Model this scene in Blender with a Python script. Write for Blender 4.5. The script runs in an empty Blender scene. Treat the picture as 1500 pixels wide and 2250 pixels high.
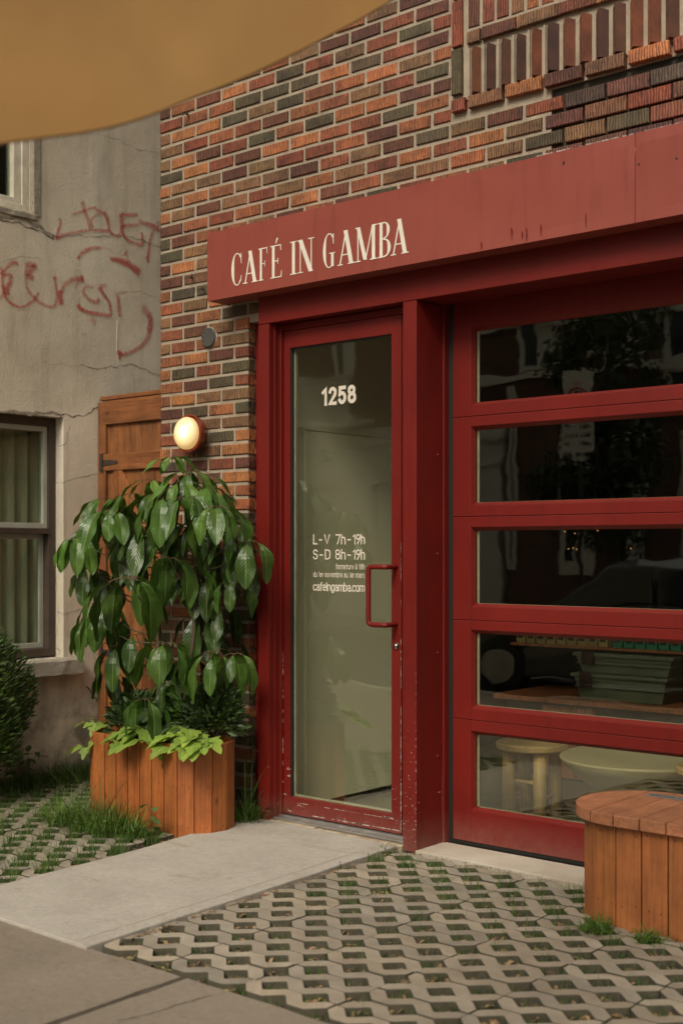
import bpy, bmesh, math, random
from mathutils import Vector, Matrix, noise
random.seed(7)
sc = bpy.context.scene
# ------------------------------------------------------------ camera, light
FPX, HYP, CH, CD = 2760.0, 1208.0, 1.40, 4.75
TH = math.atan(2760/3270)
cam = bpy.data.cameras.new('camera'); co = bpy.data.objects.new('camera', cam)
sc.collection.objects.link(co); sc.camera = co
co.location = (0, -CD, CH); co.rotation_euler = (math.pi/2, 0, TH)
cam.sensor_fit = 'VERTICAL'; cam.sensor_height = 36; cam.sensor_width = 24
cam.lens = 36*FPX/2250; cam.shift_y = (HYP-1125)/2250
cam.clip_start = .05; cam.clip_end = 500
cam.dof.use_dof = True; cam.dof.focus_distance = 6.0; cam.dof.aperture_fstop = 2.2
SUN_EL, SUN_AZ = math.radians(43), math.radians(166)   # azimuth of the sun seen from above, from +Y clockwise
w = bpy.data.worlds.new('World'); sc.world = w; w.use_nodes = True
nt = w.node_tree; nt.nodes.clear()
sky = nt.nodes.new('ShaderNodeTexSky'); sky.sky_type = 'NISHITA'; sky.sun_disc = False
sky.sun_elevation = SUN_EL; sky.sun_rotation = SUN_AZ; sky.dust_density = 4; sky.air_density = 1.0; sky.ozone_density = .6
hs = nt.nodes.new('ShaderNodeHueSaturation'); hs.inputs['Saturation'].default_value = .12
mx = nt.nodes.new('ShaderNodeMix'); mx.data_type = 'RGBA'; mx.blend_type = 'MULTIPLY'; mx.inputs[0].default_value = 1
mx.inputs[7].default_value = (1.0, .94, .83, 1)
bg = nt.nodes.new('ShaderNodeBackground'); bg.inputs[1].default_value = .105
wo = nt.nodes.new('ShaderNodeOutputWorld')
nt.links.new(sky.outputs[0], hs.inputs['Color']); nt.links.new(hs.outputs[0], mx.inputs[6])
tcw = nt.nodes.new('ShaderNodeTexCoord'); spw = nt.nodes.new('ShaderNodeSeparateXYZ'); nt.links.new(tcw.outputs['Generated'], spw.inputs[0])
mrw = nt.nodes.new('ShaderNodeMapRange'); mrw.inputs[1].default_value = 0; mrw.inputs[2].default_value = 1; mrw.inputs[3].default_value = .35; mrw.inputs[4].default_value = 2.0; nt.links.new(spw.outputs[2], mrw.inputs[0])
mx2 = nt.nodes.new('ShaderNodeMix'); mx2.data_type = 'RGBA'; mx2.blend_type = 'MULTIPLY'; mx2.inputs[0].default_value = 1
nt.links.new(mx.outputs[2], mx2.inputs[6]); nt.links.new(mrw.outputs[0], mx2.inputs[7]); nt.links.new(mx2.outputs[2], bg.inputs[0]); nt.links.new(bg.outputs[0], wo.inputs[0])
sl = bpy.data.lights.new('sun', 'SUN'); sl.energy = 1.85; sl.angle = math.radians(20); sl.color = (1, .90, .76)
so = bpy.data.objects.new('sun', sl); sc.collection.objects.link(so)
sdir = Vector((math.sin(SUN_AZ)*math.cos(SUN_EL), math.cos(SUN_AZ)*math.cos(SUN_EL), math.sin(SUN_EL)))
so.rotation_euler = sdir.to_track_quat('Z', 'Y').to_euler()
vs = sc.view_settings; vs.view_transform = 'Standard'; vs.look = 'None'; vs.exposure = -0.02; vs.gamma = 1
sc.cycles.max_bounces = 8; sc.cycles.transparent_max_bounces = 16

# ------------------------------------------------------------ measuring helpers
FW = (-math.sin(TH), math.cos(TH)); RT = (math.cos(TH), math.sin(TH))
def _ray(px, py):
    x = (px-750)/FPX
    return FW[0]+x*RT[0], FW[1]+x*RT[1], -(py-HYP)/FPX
def ony(px, py, y=0.0):
    r = _ray(px, py); t = (y+CD)/r[1]; return Vector((r[0]*t, y, CH+r[2]*t))
def onx(px, py, x):
    r = _ray(px, py); t = x/r[0]; return Vector((x, -CD+r[1]*t, CH+r[2]*t))
def onz(px, py, z=0.0):
    r = _ray(px, py); t = (z-CH)/r[2]; return Vector((r[0]*t, -CD+r[1]*t, z))

# ------------------------------------------------------------ materials
def N(t, k, **kw):
    n = t.nodes.new(k)
    for a, b in kw.items():
        if a in n.inputs: n.inputs[a].default_value = b
        else: setattr(n, a, b)
    return n
def rgba(c): return (c[0], c[1], c[2], 1)
def ramp(t, stops, interp='LINEAR'):
    r = t.nodes.new('ShaderNodeValToRGB'); r.color_ramp.interpolation = interp
    e = r.color_ramp.elements
    e[0].position, e[0].color = stops[0][0], rgba(stops[0][1])
    e[1].position, e[1].color = stops[-1][0], rgba(stops[-1][1])
    for p, c in stops[1:-1]:
        q = e.new(p); q.color = rgba(c)
    return r
def g(v): return (v, v, v)
def mixc(t, fac, a, b, mode='MIX'):
    m = t.nodes.new('ShaderNodeMix'); m.data_type = 'RGBA'; m.blend_type = mode
    for s, v in ((0, fac), (6, a), (7, b)):
        if hasattr(v, 'links') or hasattr(v, 'is_linked'): t.links.new(v, m.inputs[s])
        elif isinstance(v, (int, float)): m.inputs[s].default_value = v
        else: m.inputs[s].default_value = rgba(v)
    return m.outputs[2]
def mth(t, op, a, b=None, c=None, clamp=False):
    m = t.nodes.new('ShaderNodeMath'); m.operation = op; m.use_clamp = clamp
    for i, v in enumerate((a, b, c)):
        if v is None: continue
        if isinstance(v, (int, float)): m.inputs[i].default_value = v
        else: t.links.new(v, m.inputs[i])
    return m.outputs[0]
def noi(t, vec, scale, detail=4, rough=.55, dist=0):
    n = N(t, 'ShaderNodeTexNoise'); n.inputs['Scale'].default_value = scale; n.inputs['Detail'].default_value = detail
    n.inputs['Roughness'].default_value = rough; n.inputs['Distortion'].default_value = dist
    t.links.new(vec, n.inputs['Vector']); return n.outputs['Fac']
def base(name):
    m = bpy.data.materials.new(name); m.use_nodes = True; t = m.node_tree; t.nodes.clear()
    o = t.nodes.new('ShaderNodeOutputMaterial'); p = t.nodes.new('ShaderNodeBsdfPrincipled')
    t.links.new(p.outputs[0], o.inputs[0]); tc = t.nodes.new('ShaderNodeTexCoord')
    return m, t, p, tc.outputs['Object']
def scl(t, vec, s):
    m = t.nodes.new('ShaderNodeMapping'); m.inputs['Scale'].default_value = s; t.links.new(vec, m.inputs['Vector']); return m.outputs[0]
def bump(t, p, h, strength=.3, dist=.01):
    b = t.nodes.new('ShaderNodeBump'); b.inputs['Strength'].default_value = strength; b.inputs['Distance'].default_value = dist
    t.links.new(h, b.inputs['Height']); t.links.new(b.outputs[0], p.inputs['Normal'])
def simple(name, c1, c2=None, scale=6, rough=.7, bs=.25, bd=.004, bscale=60, metal=0, spec=.5, speck=None, stretch=(1,1,1), tone=False):
    m, t, p, v = base(name)
    v = scl(t, v, stretch) if stretch != (1,1,1) else v
    c2 = c2 or tuple(x*.8 for x in c1)
    n = noi(t, v, scale, 6, .6); r = ramp(t, [(.32, g(0)), (.68, g(1))]); t.links.new(n, r.inputs[0])
    col = mixc(t, r.outputs[0], c2, c1)
    if speck:
        s = noi(t, v, speck[1], 2, .5); r2 = ramp(t, [(speck[2], g(0)), (speck[2]+.06, g(1))]); t.links.new(s, r2.inputs[0])
        col = mixc(t, r2.outputs[0], col, speck[0])
    if tone:
        a = t.nodes.new('ShaderNodeAttribute'); a.attribute_name = 'tone'; col = mixc(t, 1.0, col, a.outputs['Color'], 'MULTIPLY')
    t.links.new(col, p.inputs['Base Color']); p.inputs['Roughness'].default_value = rough
    p.inputs['Metallic'].default_value = metal; p.inputs['Specular IOR Level'].default_value = spec
    if bs: bump(t, p, noi(t, v, bscale, 5, .65), bs, bd)
    return m
M = {}
# brick face, per brick colour in the 'tone' attribute
def brick_mat():
    m, t, p, v = base('rug_brick')
    a = t.nodes.new('ShaderNodeAttribute'); a.attribute_name = 'tone'
    vv = scl(t, v, (1, 1, .35))
    wv = N(t, 'ShaderNodeTexWave'); wv.wave_type = 'BANDS'; wv.bands_direction = 'X'
    wv.inputs['Scale'].default_value = 24; wv.inputs['Distortion'].default_value = 5; wv.inputs['Detail'].default_value = 2; wv.inputs['Detail Scale'].default_value = 2.2
    t.links.new(vv, wv.inputs['Vector'])
    n = noi(t, scl(t, v, (9, 9, 14)), 1, 5, .7); r = ramp(t, [(.3, g(.38)), (.5, g(.85)), (.7, g(1.15))]); t.links.new(n, r.inputs[0])
    c = mixc(t, 1, a.outputs['Color'], r.outputs[0], 'MULTIPLY')
    r3 = ramp(t, [(.15, g(.30)), (.55, g(1))]); t.links.new(wv.outputs['Fac'], r3.inputs[0])
    c = mixc(t, .85, c, r3.outputs[0], 'MULTIPLY')
    # smeared mortar and chalky marks
    s = noi(t, v, 38, 4, .7); r4 = ramp(t, [(.64, g(0)), (.72, g(1))]); t.links.new(s, r4.inputs[0])
    c = mixc(t, mth(t, 'MULTIPLY', r4.outputs[0], .5), c, (.30, .26, .20))
    so_ = noi(t, scl(t, v, (1.2, 1, .8)), 1.6, 6, .65); rs = ramp(t, [(.38, g(.62)), (.62, g(1.05))]); t.links.new(so_, rs.inputs[0]); c = mixc(t, .8, c, rs.outputs[0], 'MULTIPLY')
    # white paint left along the top of the sign
    sp = t.nodes.new('ShaderNodeSeparateXYZ'); t.links.new(v, sp.inputs[0])
    k = mth(t, 'LESS_THAN', sp.outputs[2], 3.125); k2 = mth(t, 'GREATER_THAN', sp.outputs[0], -2.9); k3 = mth(t, 'GREATER_THAN', sp.outputs[2], 3.0)
    pn = noi(t, v, 22, 5, .7); r5 = ramp(t, [(.42, g(0)), (.58, g(1))]); t.links.new(pn, r5.inputs[0])
    kk = mth(t, 'MULTIPLY', mth(t, 'MULTIPLY', k, k2), mth(t, 'MULTIPLY', k3, r5.outputs[0]))
    c = mixc(t, mth(t, 'MULTIPLY', kk, .75), c, (.52, .46, .42))
    t.links.new(c, p.inputs['Base Color']); p.inputs['Roughness'].default_value = .72
    h = mth(t, 'ADD', wv.outputs['Fac'], mth(t, 'MULTIPLY', noi(t, v, 160, 4), .5)); bump(t, p, h, .6, .004)
    return m
M['brick'] = brick_mat()
M['mortar'] = simple('mortar', (.41, .34, .25), (.27, .22, .16), 9, .9, .6, .006, 90)
M['brick_shaded_end'] = simple('smooth_brick_end_shaded', (.55, .48, .44), (.26, .22, .19), 12, .7, .3, .004, 60, tone=True)  # smooth right faces of the saw-tooth, their shade darkened into the colour
M['raked_mortar'] = simple('raked_mortar', (.05, .042, .03), (.03, .024, .018), 14, .95, .5, .006, 90)
def stucco_mat():
    m, t, p, v = base('stucco')
    n = noi(t, v, .9, 8, .62, .4); r = ramp(t, [(.28, (.40, .335, .245)), (.44, (.60, .525, .40)), (.60, (.72, .645, .505)), (.76, (.86, .79, .65))]); t.links.new(n, r.inputs[0])
    st = noi(t, scl(t, v, (1, 5, .6)), 1.7, 5, .6); r2 = ramp(t, [(.5, g(1)), (.75, g(.72))]); t.links.new(st, r2.inputs[0])
    c = mixc(t, 1, r.outputs[0], r2.outputs[0], 'MULTIPLY')
    sp = t.nodes.new('ShaderNodeSeparateXYZ'); t.links.new(v, sp.inputs[0])
    # damp patch low on the wall, below the window sill
    mr = t.nodes.new('ShaderNodeMapRange'); mr.inputs[1].default_value = .45; mr.inputs[2].default_value = .8; mr.inputs[3].default_value = 1; mr.inputs[4].default_value = 0
    t.links.new(mth(t, 'ADD', sp.outputs[2], mth(t, 'MULTIPLY', noi(t, v, 4, 5), .35)), mr.inputs[0])
    d = noi(t, v, 5, 6, .65); r3 = ramp(t, [(.40, g(.25)), (.62, g(1))]); t.links.new(d, r3.inputs[0])
    c = mixc(t, mth(t, 'MULTIPLY', mr.outputs[0], .9), c, mixc(t, 1, c, r3.outputs[0], 'MULTIPLY'))
    w1 = noi(t, scl(t, v, (1, 1.6, 1)), 2.3, 6, .7, 1.2); r6 = ramp(t, [(.66, g(0)), (.74, g(1))]); t.links.new(w1, r6.inputs[0])
    c = mixc(t, mth(t, 'MULTIPLY', r6.outputs[0], .4), c, (.5, .47, .39))
    s = noi(t, v, 120, 2); r4 = ramp(t, [(.68, g(0)), (.74, g(1))]); t.links.new(s, r4.inputs[0])
    c = mixc(t, mth(t, 'MULTIPLY', r4.outputs[0], .45), c, (.08, .07, .05))
    t.links.new(c, p.inputs['Base Color']); p.inputs['Roughness'].default_value = .92
    h = mth(t, 'ADD', mth(t, 'MULTIPLY', noi(t, v, 3, 6), 2.2), noi(t, v, 90, 5, .7)); bump(t, p, h, .5, .012)
    return m
M['stucco'] = stucco_mat()
def paint_mat(name, c1, c2, rough=.42, chips=None, dirt=0.0):
    m, t, p, v = base(name)
    n = noi(t, v, 2.2, 6, .6); r = ramp(t, [(.3, g(0)), (.7, g(1))]); t.links.new(n, r.inputs[0])
    c = mixc(t, r.outputs[0], c2, c1)
    dn = noi(t, scl(t, v, (9, 9, 1.2)), 2, 5, .6); r0 = ramp(t, [(.5, g(1)), (.75, g(.84))]); t.links.new(dn, r0.inputs[0])
    c = mixc(t, 1, c, r0.outputs[0], 'MULTIPLY')
    sp = t.nodes.new('ShaderNodeSeparateXYZ'); t.links.new(v, sp.inputs[0])
    # splash dust near the ground
    mr = t.nodes.new('ShaderNodeMapRange'); mr.inputs[1].default_value = 0; mr.inputs[2].default_value = .16; mr.inputs[3].default_value = .45; mr.inputs[4].default_value = 0
    t.links.new(sp.outputs[2], mr.inputs[0])
    c = mixc(t, mth(t, 'MULTIPLY', mr.outputs[0], noi(t, v, 25, 5)), c, (.30, .20, .16))
    if chips:
        a = noi(t, scl(t, v, chips[0]), 1, 4, .75); r1 = ramp(t, [(chips[1], g(0)), (chips[1]+.02, g(1))]); t.links.new(a, r1.inputs[0])
        zr = t.nodes.new('ShaderNodeMapRange'); zr.inputs[1].default_value = chips[2]; zr.inputs[2].default_value = chips[3]; zr.inputs[3].default_value = 1; zr.inputs[4].default_value = 0
        t.links.new(sp.outputs[2], zr.inputs[0])
        k = mth(t, 'MULTIPLY', r1.outputs[0], mth(t, 'GREATER_THAN', mth(t, 'ADD', zr.outputs[0], noi(t, v, 3, 2)), .9))
        c = mixc(t, k, c, (.55, .50, .45))
    p.inputs['Specular IOR Level'].default_value = .32
    t.links.new(c, p.inputs['Base Color']); p.inputs['Roughness'].default_value = rough
    h = mth(t, 'ADD', mth(t, 'MULTIPLY', noi(t, v, 1.6, 2), 8), mth(t, 'MULTIPLY', noi(t, v, 300, 2), .4)); bump(t, p, h, .35, .004)
    rr_ = t.nodes.new('ShaderNodeMapRange'); rr_.inputs[3].default_value = rough-.10; rr_.inputs[4].default_value = rough+.16; t.links.new(noi(t, v, 5, 6, .7), rr_.inputs[0]); t.links.new(rr_.outputs[0], p.inputs['Roughness'])
    return m
M['red'] = paint_mat('red_paint', (.165, .0115, .0075), (.130, .0090, .0060))
M['red_chip'] = paint_mat('worn_red_paint', (.165, .0115, .0075), (.130, .0090, .0060), chips=((12, 12, 55), .655, .0, .5))
M['sign_red'] = paint_mat('faded_red_sign_paint', (.270, .062, .042), (.24, .052, .036), rough=.48)
M['cream'] = simple('cream_letters', (.80, .75, .64), None, 6, .6, .05)
M['decal'] = simple('cream_vinyl', (.66, .60, .50), (.60, .54, .45), 6, .6, .0)
M['rubber'] = simple('black_rubber', (.012, .012, .01), None, 6, .6, .1)
M['alu'] = simple('aluminium', (.42, .41, .38), (.30, .29, .27), 20, .4, .1, .002, 80, metal=.6)
M['spacer'] = simple('glazing_spacer', (.42, .42, .34), None, 8, .45, .05)
M['steel'] = simple('steel', (.55, .52, .48), None, 20, .25, .05, metal=1)
M['chip_white'] = simple('bare_primer', (.55, .46, .40), (.40, .32, .27), 40, .8, .3)
M['dark_metal'] = simple('black_iron', (.02, .018, .016), (.05, .035, .025), 30, .55, .3)
M['plate'] = simple('grey_cover_plate', (.075, .07, .06), (.05, .048, .042), 14, .6, .3)
def wood_mat(name, c1, c2, cd, rough=.6, axis=2, knots=True, tone=True):
    m, t, p, v = base(name)
    s = [26, 26, 26]; s[axis] = 1.6
    n = noi(t, scl(t, v, tuple(s)), 1, 6, .65, .6); r = ramp(t, [(.28, cd), (.48, c2), (.72, c1)]); t.links.new(n, r.inputs[0]); c = r.outputs[0]
    s2 = [90, 90, 90]; s2[axis] = 4
    f = noi(t, scl(t, v, tuple(s2)), 1, 3, .6); r2 = ramp(t, [(.35, g(.72)), (.6, g(1.08))]); t.links.new(f, r2.inputs[0]); c = mixc(t, .8, c, r2.outputs[0], 'MULTIPLY')
    if knots:
        s3 = [13, 13, 13]; s3[axis] = 6
        vo = t.nodes.new('ShaderNodeTexVoronoi'); vo.inputs['Scale'].default_value = 1; t.links.new(scl(t, v, tuple(s3)), vo.inputs['Vector'])
        r3 = ramp(t, [(.06, g(1)), (.13, g(0))]); t.links.new(vo.outputs['Distance'], r3.inputs[0])
        c = mixc(t, mth(t, 'MULTIPLY', r3.outputs[0], .75), c, tuple(x*.25 for x in cd))
    b = noi(t, v, 7, 5, .65); r5 = ramp(t, [(.35, g(.75)), (.65, g(1.1))]); t.links.new(b, r5.inputs[0]); c = mixc(t, 1, c, r5.outputs[0], 'MULTIPLY')
    if tone:
        a = t.nodes.new('ShaderNodeAttribute'); a.attribute_name = 'tone'; c = mixc(t, 1.0, c, a.outputs['Color'], 'MULTIPLY')
    t.links.new(c, p.inputs['Base Color']); p.inputs['Roughness'].default_value = rough
    bump(t, p, f, .3, .003); return m
M['cedar'] = wood_mat('stained_cedar', (.40, .128, .030), (.36, .108, .025), (.27, .070, .018), .6)
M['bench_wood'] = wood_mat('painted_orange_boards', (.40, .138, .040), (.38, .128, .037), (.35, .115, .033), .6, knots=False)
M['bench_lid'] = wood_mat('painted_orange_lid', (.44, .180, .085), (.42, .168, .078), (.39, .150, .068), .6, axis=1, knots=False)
M['gate_wood'] = wood_mat('brown_gate_wood', (.31, .125, .036), (.23, .083, .024), (.10, .032, .011), .6)
M['gate_rail'] = wood_mat('brown_gate_rail_wood', (.30, .115, .034), (.22, .075, .022), (.10, .032, .011), .6, axis=0)
M['pale_wood'] = wood_mat('pale_ash', (.66, .45, .20), (.58, .39, .17), (.48, .31, .13), .5, knots=False, tone=False)
M['inner_wood'] = wood_mat('inner_brown_wood', (.40, .15, .06), (.32, .11, .045), (.2, .07, .03), .6, tone=False)
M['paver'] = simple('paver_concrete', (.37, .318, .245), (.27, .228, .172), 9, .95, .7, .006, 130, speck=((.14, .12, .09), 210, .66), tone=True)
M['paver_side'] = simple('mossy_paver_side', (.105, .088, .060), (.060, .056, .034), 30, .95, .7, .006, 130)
def slab_mat(name, c1, c2, dark, stain, sc_=1.9):
    m, t, p, v = base(name)
    n = noi(t, v, sc_, 8, .65, .5); r = ramp(t, [(.3, c2), (.7, c1)]); t.links.new(n, r.inputs[0]); c = r.outputs[0]
    n2 = noi(t, scl(t, v, (1, 2.6, 1)), 3.1, 6, .7, 1.0); r2 = ramp(t, [(.56, g(0)), (.70, g(1))]); t.links.new(n2, r2.inputs[0]); c = mixc(t, mth(t, 'MULTIPLY', r2.outputs[0], .55), c, stain)
    n3 = noi(t, v, 38, 6, .7); r3 = ramp(t, [(.30, g(.85)), (.68, g(1.07))]); t.links.new(n3, r3.inputs[0]); c = mixc(t, 1, c, r3.outputs[0], 'MULTIPLY')
    vo = t.nodes.new('ShaderNodeTexVoronoi'); vo.inputs['Scale'].default_value = 55; t.links.new(v, vo.inputs['Vector']); r4 = ramp(t, [(.10, g(1)), (.16, g(0))]); t.links.new(vo.outputs['Distance'], r4.inputs[0])
    k = mth(t, 'MULTIPLY', r4.outputs[0], mth(t, 'GREATER_THAN', noi(t, v, 14, 3), .47)); c = mixc(t, mth(t, 'MULTIPLY', k, .75), c, dark)
    t.links.new(c, p.inputs['Base Color']); p.inputs['Roughness'].default_value = .94
    bump(t, p, mth(t, 'SUBTRACT', noi(t, v, 130, 5, .7), k), .8, .005); return m
M['path'] = slab_mat('pale_path_concrete', (.455, .42, .365), (.36, .325, .275), (.14, .12, .09), (.31, .25, .175))
M['path_stain'] = simple('ochre_stain', (.36, .30, .21), (.30, .25, .17), 30, .95, .3)
M['walk'] = slab_mat('sidewalk_concrete', (.265, .220, .168), (.19, .156, .118), (.06, .048, .036), (.15, .12, .085), 1.3)
M['stone'] = simple('rough_sill_stone', (.46, .38, .27), (.22, .16, .10), 11, .95, 1.0, .015, 45)
M['plinth'] = simple('plinth_concrete', (.52, .47, .39), (.38, .32, .24), 3, .93, .5, .006, 90)
M['soil'] = simple('soil', (.12, .080, .046), (.030, .020, .012), 40, 1, 1, .02, 120, speck=((.25, .19, .12), 160, .68))
M['asphalt'] = simple('asphalt', (.06, .058, .055), (.045, .043, .04), 8, .95, .6, .01, 200)
M['ground'] = simple('ground_earth', (.07, .06, .045), (.045, .04, .03), 1, 1, .4, .02, 30)
M['sill'] = simple('window_sill_concrete', (.42, .38, .31), (.30, .27, .21), 12, .95, .9, .008, 110, speck=((.15, .13, .1), 140, .64))
M['brown_frame'] = simple('brown_window_frame', (.075, .052, .038), (.05, .034, .025), 12, .55, .2)
M['white_frame'] = simple('weathered_white_frame', (.66, .62, .51), (.46, .42, .33), 9, .75, .4, .004, 60)
M['sash'] = simple('grey_sash', (.42, .43, .36), None, 9, .6, .1)
M['curtain'] = simple('pale_green_curtain', (.42, .42, .32), (.36, .36, .27), 5, .9, .2)
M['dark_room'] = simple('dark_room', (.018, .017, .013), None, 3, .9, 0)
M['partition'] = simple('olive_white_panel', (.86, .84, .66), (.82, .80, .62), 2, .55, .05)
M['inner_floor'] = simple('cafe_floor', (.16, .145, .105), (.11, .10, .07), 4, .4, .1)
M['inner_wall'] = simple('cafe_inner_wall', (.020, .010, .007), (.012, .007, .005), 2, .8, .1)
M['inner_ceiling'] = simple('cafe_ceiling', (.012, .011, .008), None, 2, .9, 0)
M['table_plaster'] = simple('beige_plaster', (.52, .46, .30), (.48, .43, .28), 5, .5, .1)
M['bin_plastic'] = simple('clear_grey_plastic', (.15, .17, .13), (.10, .12, .09), 5, .3, .1)
M['bin_dark'] = simple('dark_plastic_clip', (.04, .012, .018), None, 5, .4, 0)
M['bag_kraft'] = simple('kraft_bag', (.40, .30, .12), None, 8, .6, .2)
M['bag_black'] = simple('black_label', (.02, .02, .02), None, 8, .6, 0)
M['bag_green'] = simple('green_packet', (.03, .25, .16), (.02, .18, .11), 8, .5, .2)
M['white_panel'] = simple('white_panel', (.72, .71, .60), (.62, .61, .52), 1.2, .7, .1)
M['white_trim'] = simple('white_trim', (.80, .78, .66), None, 3, .7, .1)
M['far_brick'] = simple('far_dark_brick', (.19, .11, .075), (.12, .07, .05), 2, .9, .3, .01, 40, stretch=(1, 1, 4))
M['far_glass'] = simple('far_window_glass', (.03, .035, .035), None, 2, .1, 0)
M['car_paint'] = simple('dark_car_paint', (.02, .025, .03), None, 2, .15, 0, spec=.8)
M['tail'] = simple('red_tail_lamp', (.25, .01, .01), None, 2, .2, 0)
M['sign_white'] = simple('road_sign_white', (.70, .70, .64), None, 2, .5, 0)
M['sign_redink'] = simple('road_sign_red', (.5, .02, .02), None, 2, .5, 0)
M['sign_black'] = simple('road_sign_black', (.02, .02, .02), None, 2, .5, 0)
M['bark'] = simple('bark', (.10, .07, .04), (.05, .035, .02), 10, .95, .8, .02, 30)
M['stem'] = simple('green_brown_stem', (.085, .075, .03), (.05, .035, .016), 24, .6, .3, .003, 60, stretch=(1, 1, .5))
M['petiole'] = simple('reddish_petiole', (.13, .09, .035), (.08, .04, .02), 20, .5, .1)
M['crack'] = simple('crack_shadow', (.045, .036, .026), None, 8, 1, 0)
M['plaster_edge'] = simple('broken_plaster', (.36, .32, .25), (.24, .21, .16), 20, .95, .8, .01, 60)
M['lamp_cup'] = simple('copper_red_enamel', (.33, .055, .022), (.26, .04, .018), 5, .3, .05)
def glass_mat(name, tint, ior, wob=.0):
    m = bpy.data.materials.new(name); m.use_nodes = True; t = m.node_tree; t.nodes.clear()
    o = t.nodes.new('ShaderNodeOutputMaterial'); ms = t.nodes.new('ShaderNodeMixShader')
    tr = N(t, 'ShaderNodeBsdfTransparent', Color=rgba(tint)); gl = N(t, 'ShaderNodeBsdfGlossy', Color=(.95, .95, .9, 1)); gl.inputs['Roughness'].default_value = .0
    ge = t.nodes.new('ShaderNodeNewGeometry'); dp = t.nodes.new('ShaderNodeVectorMath'); dp.operation = 'DOT_PRODUCT'
    t.links.new(ge.outputs['Incoming'], dp.inputs[0]); t.links.new(ge.outputs['Normal'], dp.inputs[1])
    q5 = mth(t, 'POWER', mth(t, 'SUBTRACT', 1, mth(t, 'ABSOLUTE', dp.outputs['Value'])), 5)
    fsn = mth(t, 'ADD', mth(t, 'MULTIPLY', q5, 1-ior), ior); tc = t.nodes.new('ShaderNodeTexCoord')
    b = t.nodes.new('ShaderNodeBump'); b.inputs['Strength'].default_value = 1; b.inputs['Distance'].default_value = wob
    n = N(t, 'ShaderNodeTexNoise'); n.inputs['Scale'].default_value = 2.6; n.inputs['Detail'].default_value = 1.5
    mp = scl(t, tc.outputs['Object'], (1, 1, 2.4)); t.links.new(mp, n.inputs['Vector'])
    t.links.new(n.outputs['Fac'], b.inputs['Height']); t.links.new(b.outputs[0], gl.inputs['Normal'])
    t.links.new(fsn, ms.inputs[0]); t.links.new(tr.outputs[0], ms.inputs[1]); t.links.new(gl.outputs[0], ms.inputs[2]); t.links.new(ms.outputs[0], o.inputs[0])
    return m
M['glass'] = glass_mat('shop_glass', (.93, .94, .87), .10, .0009)
M['door_glass'] = glass_mat('door_glass', (.98, .99, .93), .115, .0007)
M['house_glass'] = glass_mat('house_glass', (.86, .90, .84), .04, .0003)
def leaf_mat(name, c_new, c_old, vein, rough=.32, trans=.25):
    m, t, p, v = base(name)
    uv = t.nodes.new('ShaderNodeTexCoord'); sp = t.nodes.new('ShaderNodeSeparateXYZ'); t.links.new(uv.outputs['UV'], sp.inputs[0])
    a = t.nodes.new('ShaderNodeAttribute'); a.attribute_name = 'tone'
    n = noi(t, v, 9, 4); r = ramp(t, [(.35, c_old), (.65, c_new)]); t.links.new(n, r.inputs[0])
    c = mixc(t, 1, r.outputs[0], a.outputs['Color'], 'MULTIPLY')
    ab = mth(t, 'ABSOLUTE', mth(t, 'SUBTRACT', sp.outputs[0], .5)); k = mth(t, 'LESS_THAN', ab, .028)
    sv = mth(t, 'SINE', mth(t, 'MULTIPLY', mth(t, 'SUBTRACT', sp.outputs[1], mth(t, 'MULTIPLY', ab, .55)), 75))
    kv = mth(t, 'MULTIPLY', mth(t, 'GREATER_THAN', sv, .95), .16)
    c = mixc(t, mth(t, 'MAXIMUM', mth(t, 'MULTIPLY', k, .75), kv), c, vein)
    t.links.new(c, p.inputs['Base Color']); p.inputs['Roughness'].default_value = rough; p.inputs['Specular IOR Level'].default_value = .5
    tb = t.nodes.new('ShaderNodeBsdfTranslucent'); t.links.new(mixc(t, 1, c, (1.3, 1.5, .6), 'MULTIPLY'), tb.inputs['Color'])
    ms = t.nodes.new('ShaderNodeMixShader'); ms.inputs[0].default_value = trans
    o = [x for x in t.nodes if x.type == 'OUTPUT_MATERIAL'][0]
    t.links.new(p.outputs[0], ms.inputs[1]); t.links.new(tb.outputs[0], ms.inputs[2]); t.links.new(ms.outputs[0], o.inputs[0])
    bump(t, p, mth(t, 'ADD', mth(t, 'MULTIPLY', sv, .3), noi(t, v, 30, 3)), .3, .004)
    return m
M['leaf'] = leaf_mat('umbrella_leaf', (.062, .125, .020), (.034, .076, .014), (.17, .25, .07), .29, .14)
M['lime'] = leaf_mat('lime_leaf', (.27, .37, .075), (.17, .27, .05), (.42, .50, .16), .5, .3)
M['ivy'] = leaf_mat('mid_green_leaf', (.085, .14, .055), (.06, .10, .035), (.15, .2, .1), .5, .2)
M['dark_leaf'] = leaf_mat('dark_small_leaf', (.050, .085, .025), (.030, .058, .018), (.05, .08, .03), .4, .12)
M['hedge'] = leaf_mat('hedge_leaf', (.085, .145, .030), (.05, .09, .02), (.06, .10, .03), .5, .2)
M['grass'] = leaf_mat('grass_blade', (.095, .17, .035), (.06, .115, .024), (.10, .17, .04), .5, .25)
M['litter'] = simple('dead_leaf', (.34, .22, .12), (.16, .10, .055), 20, .8, .2, tone=True)
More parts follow.
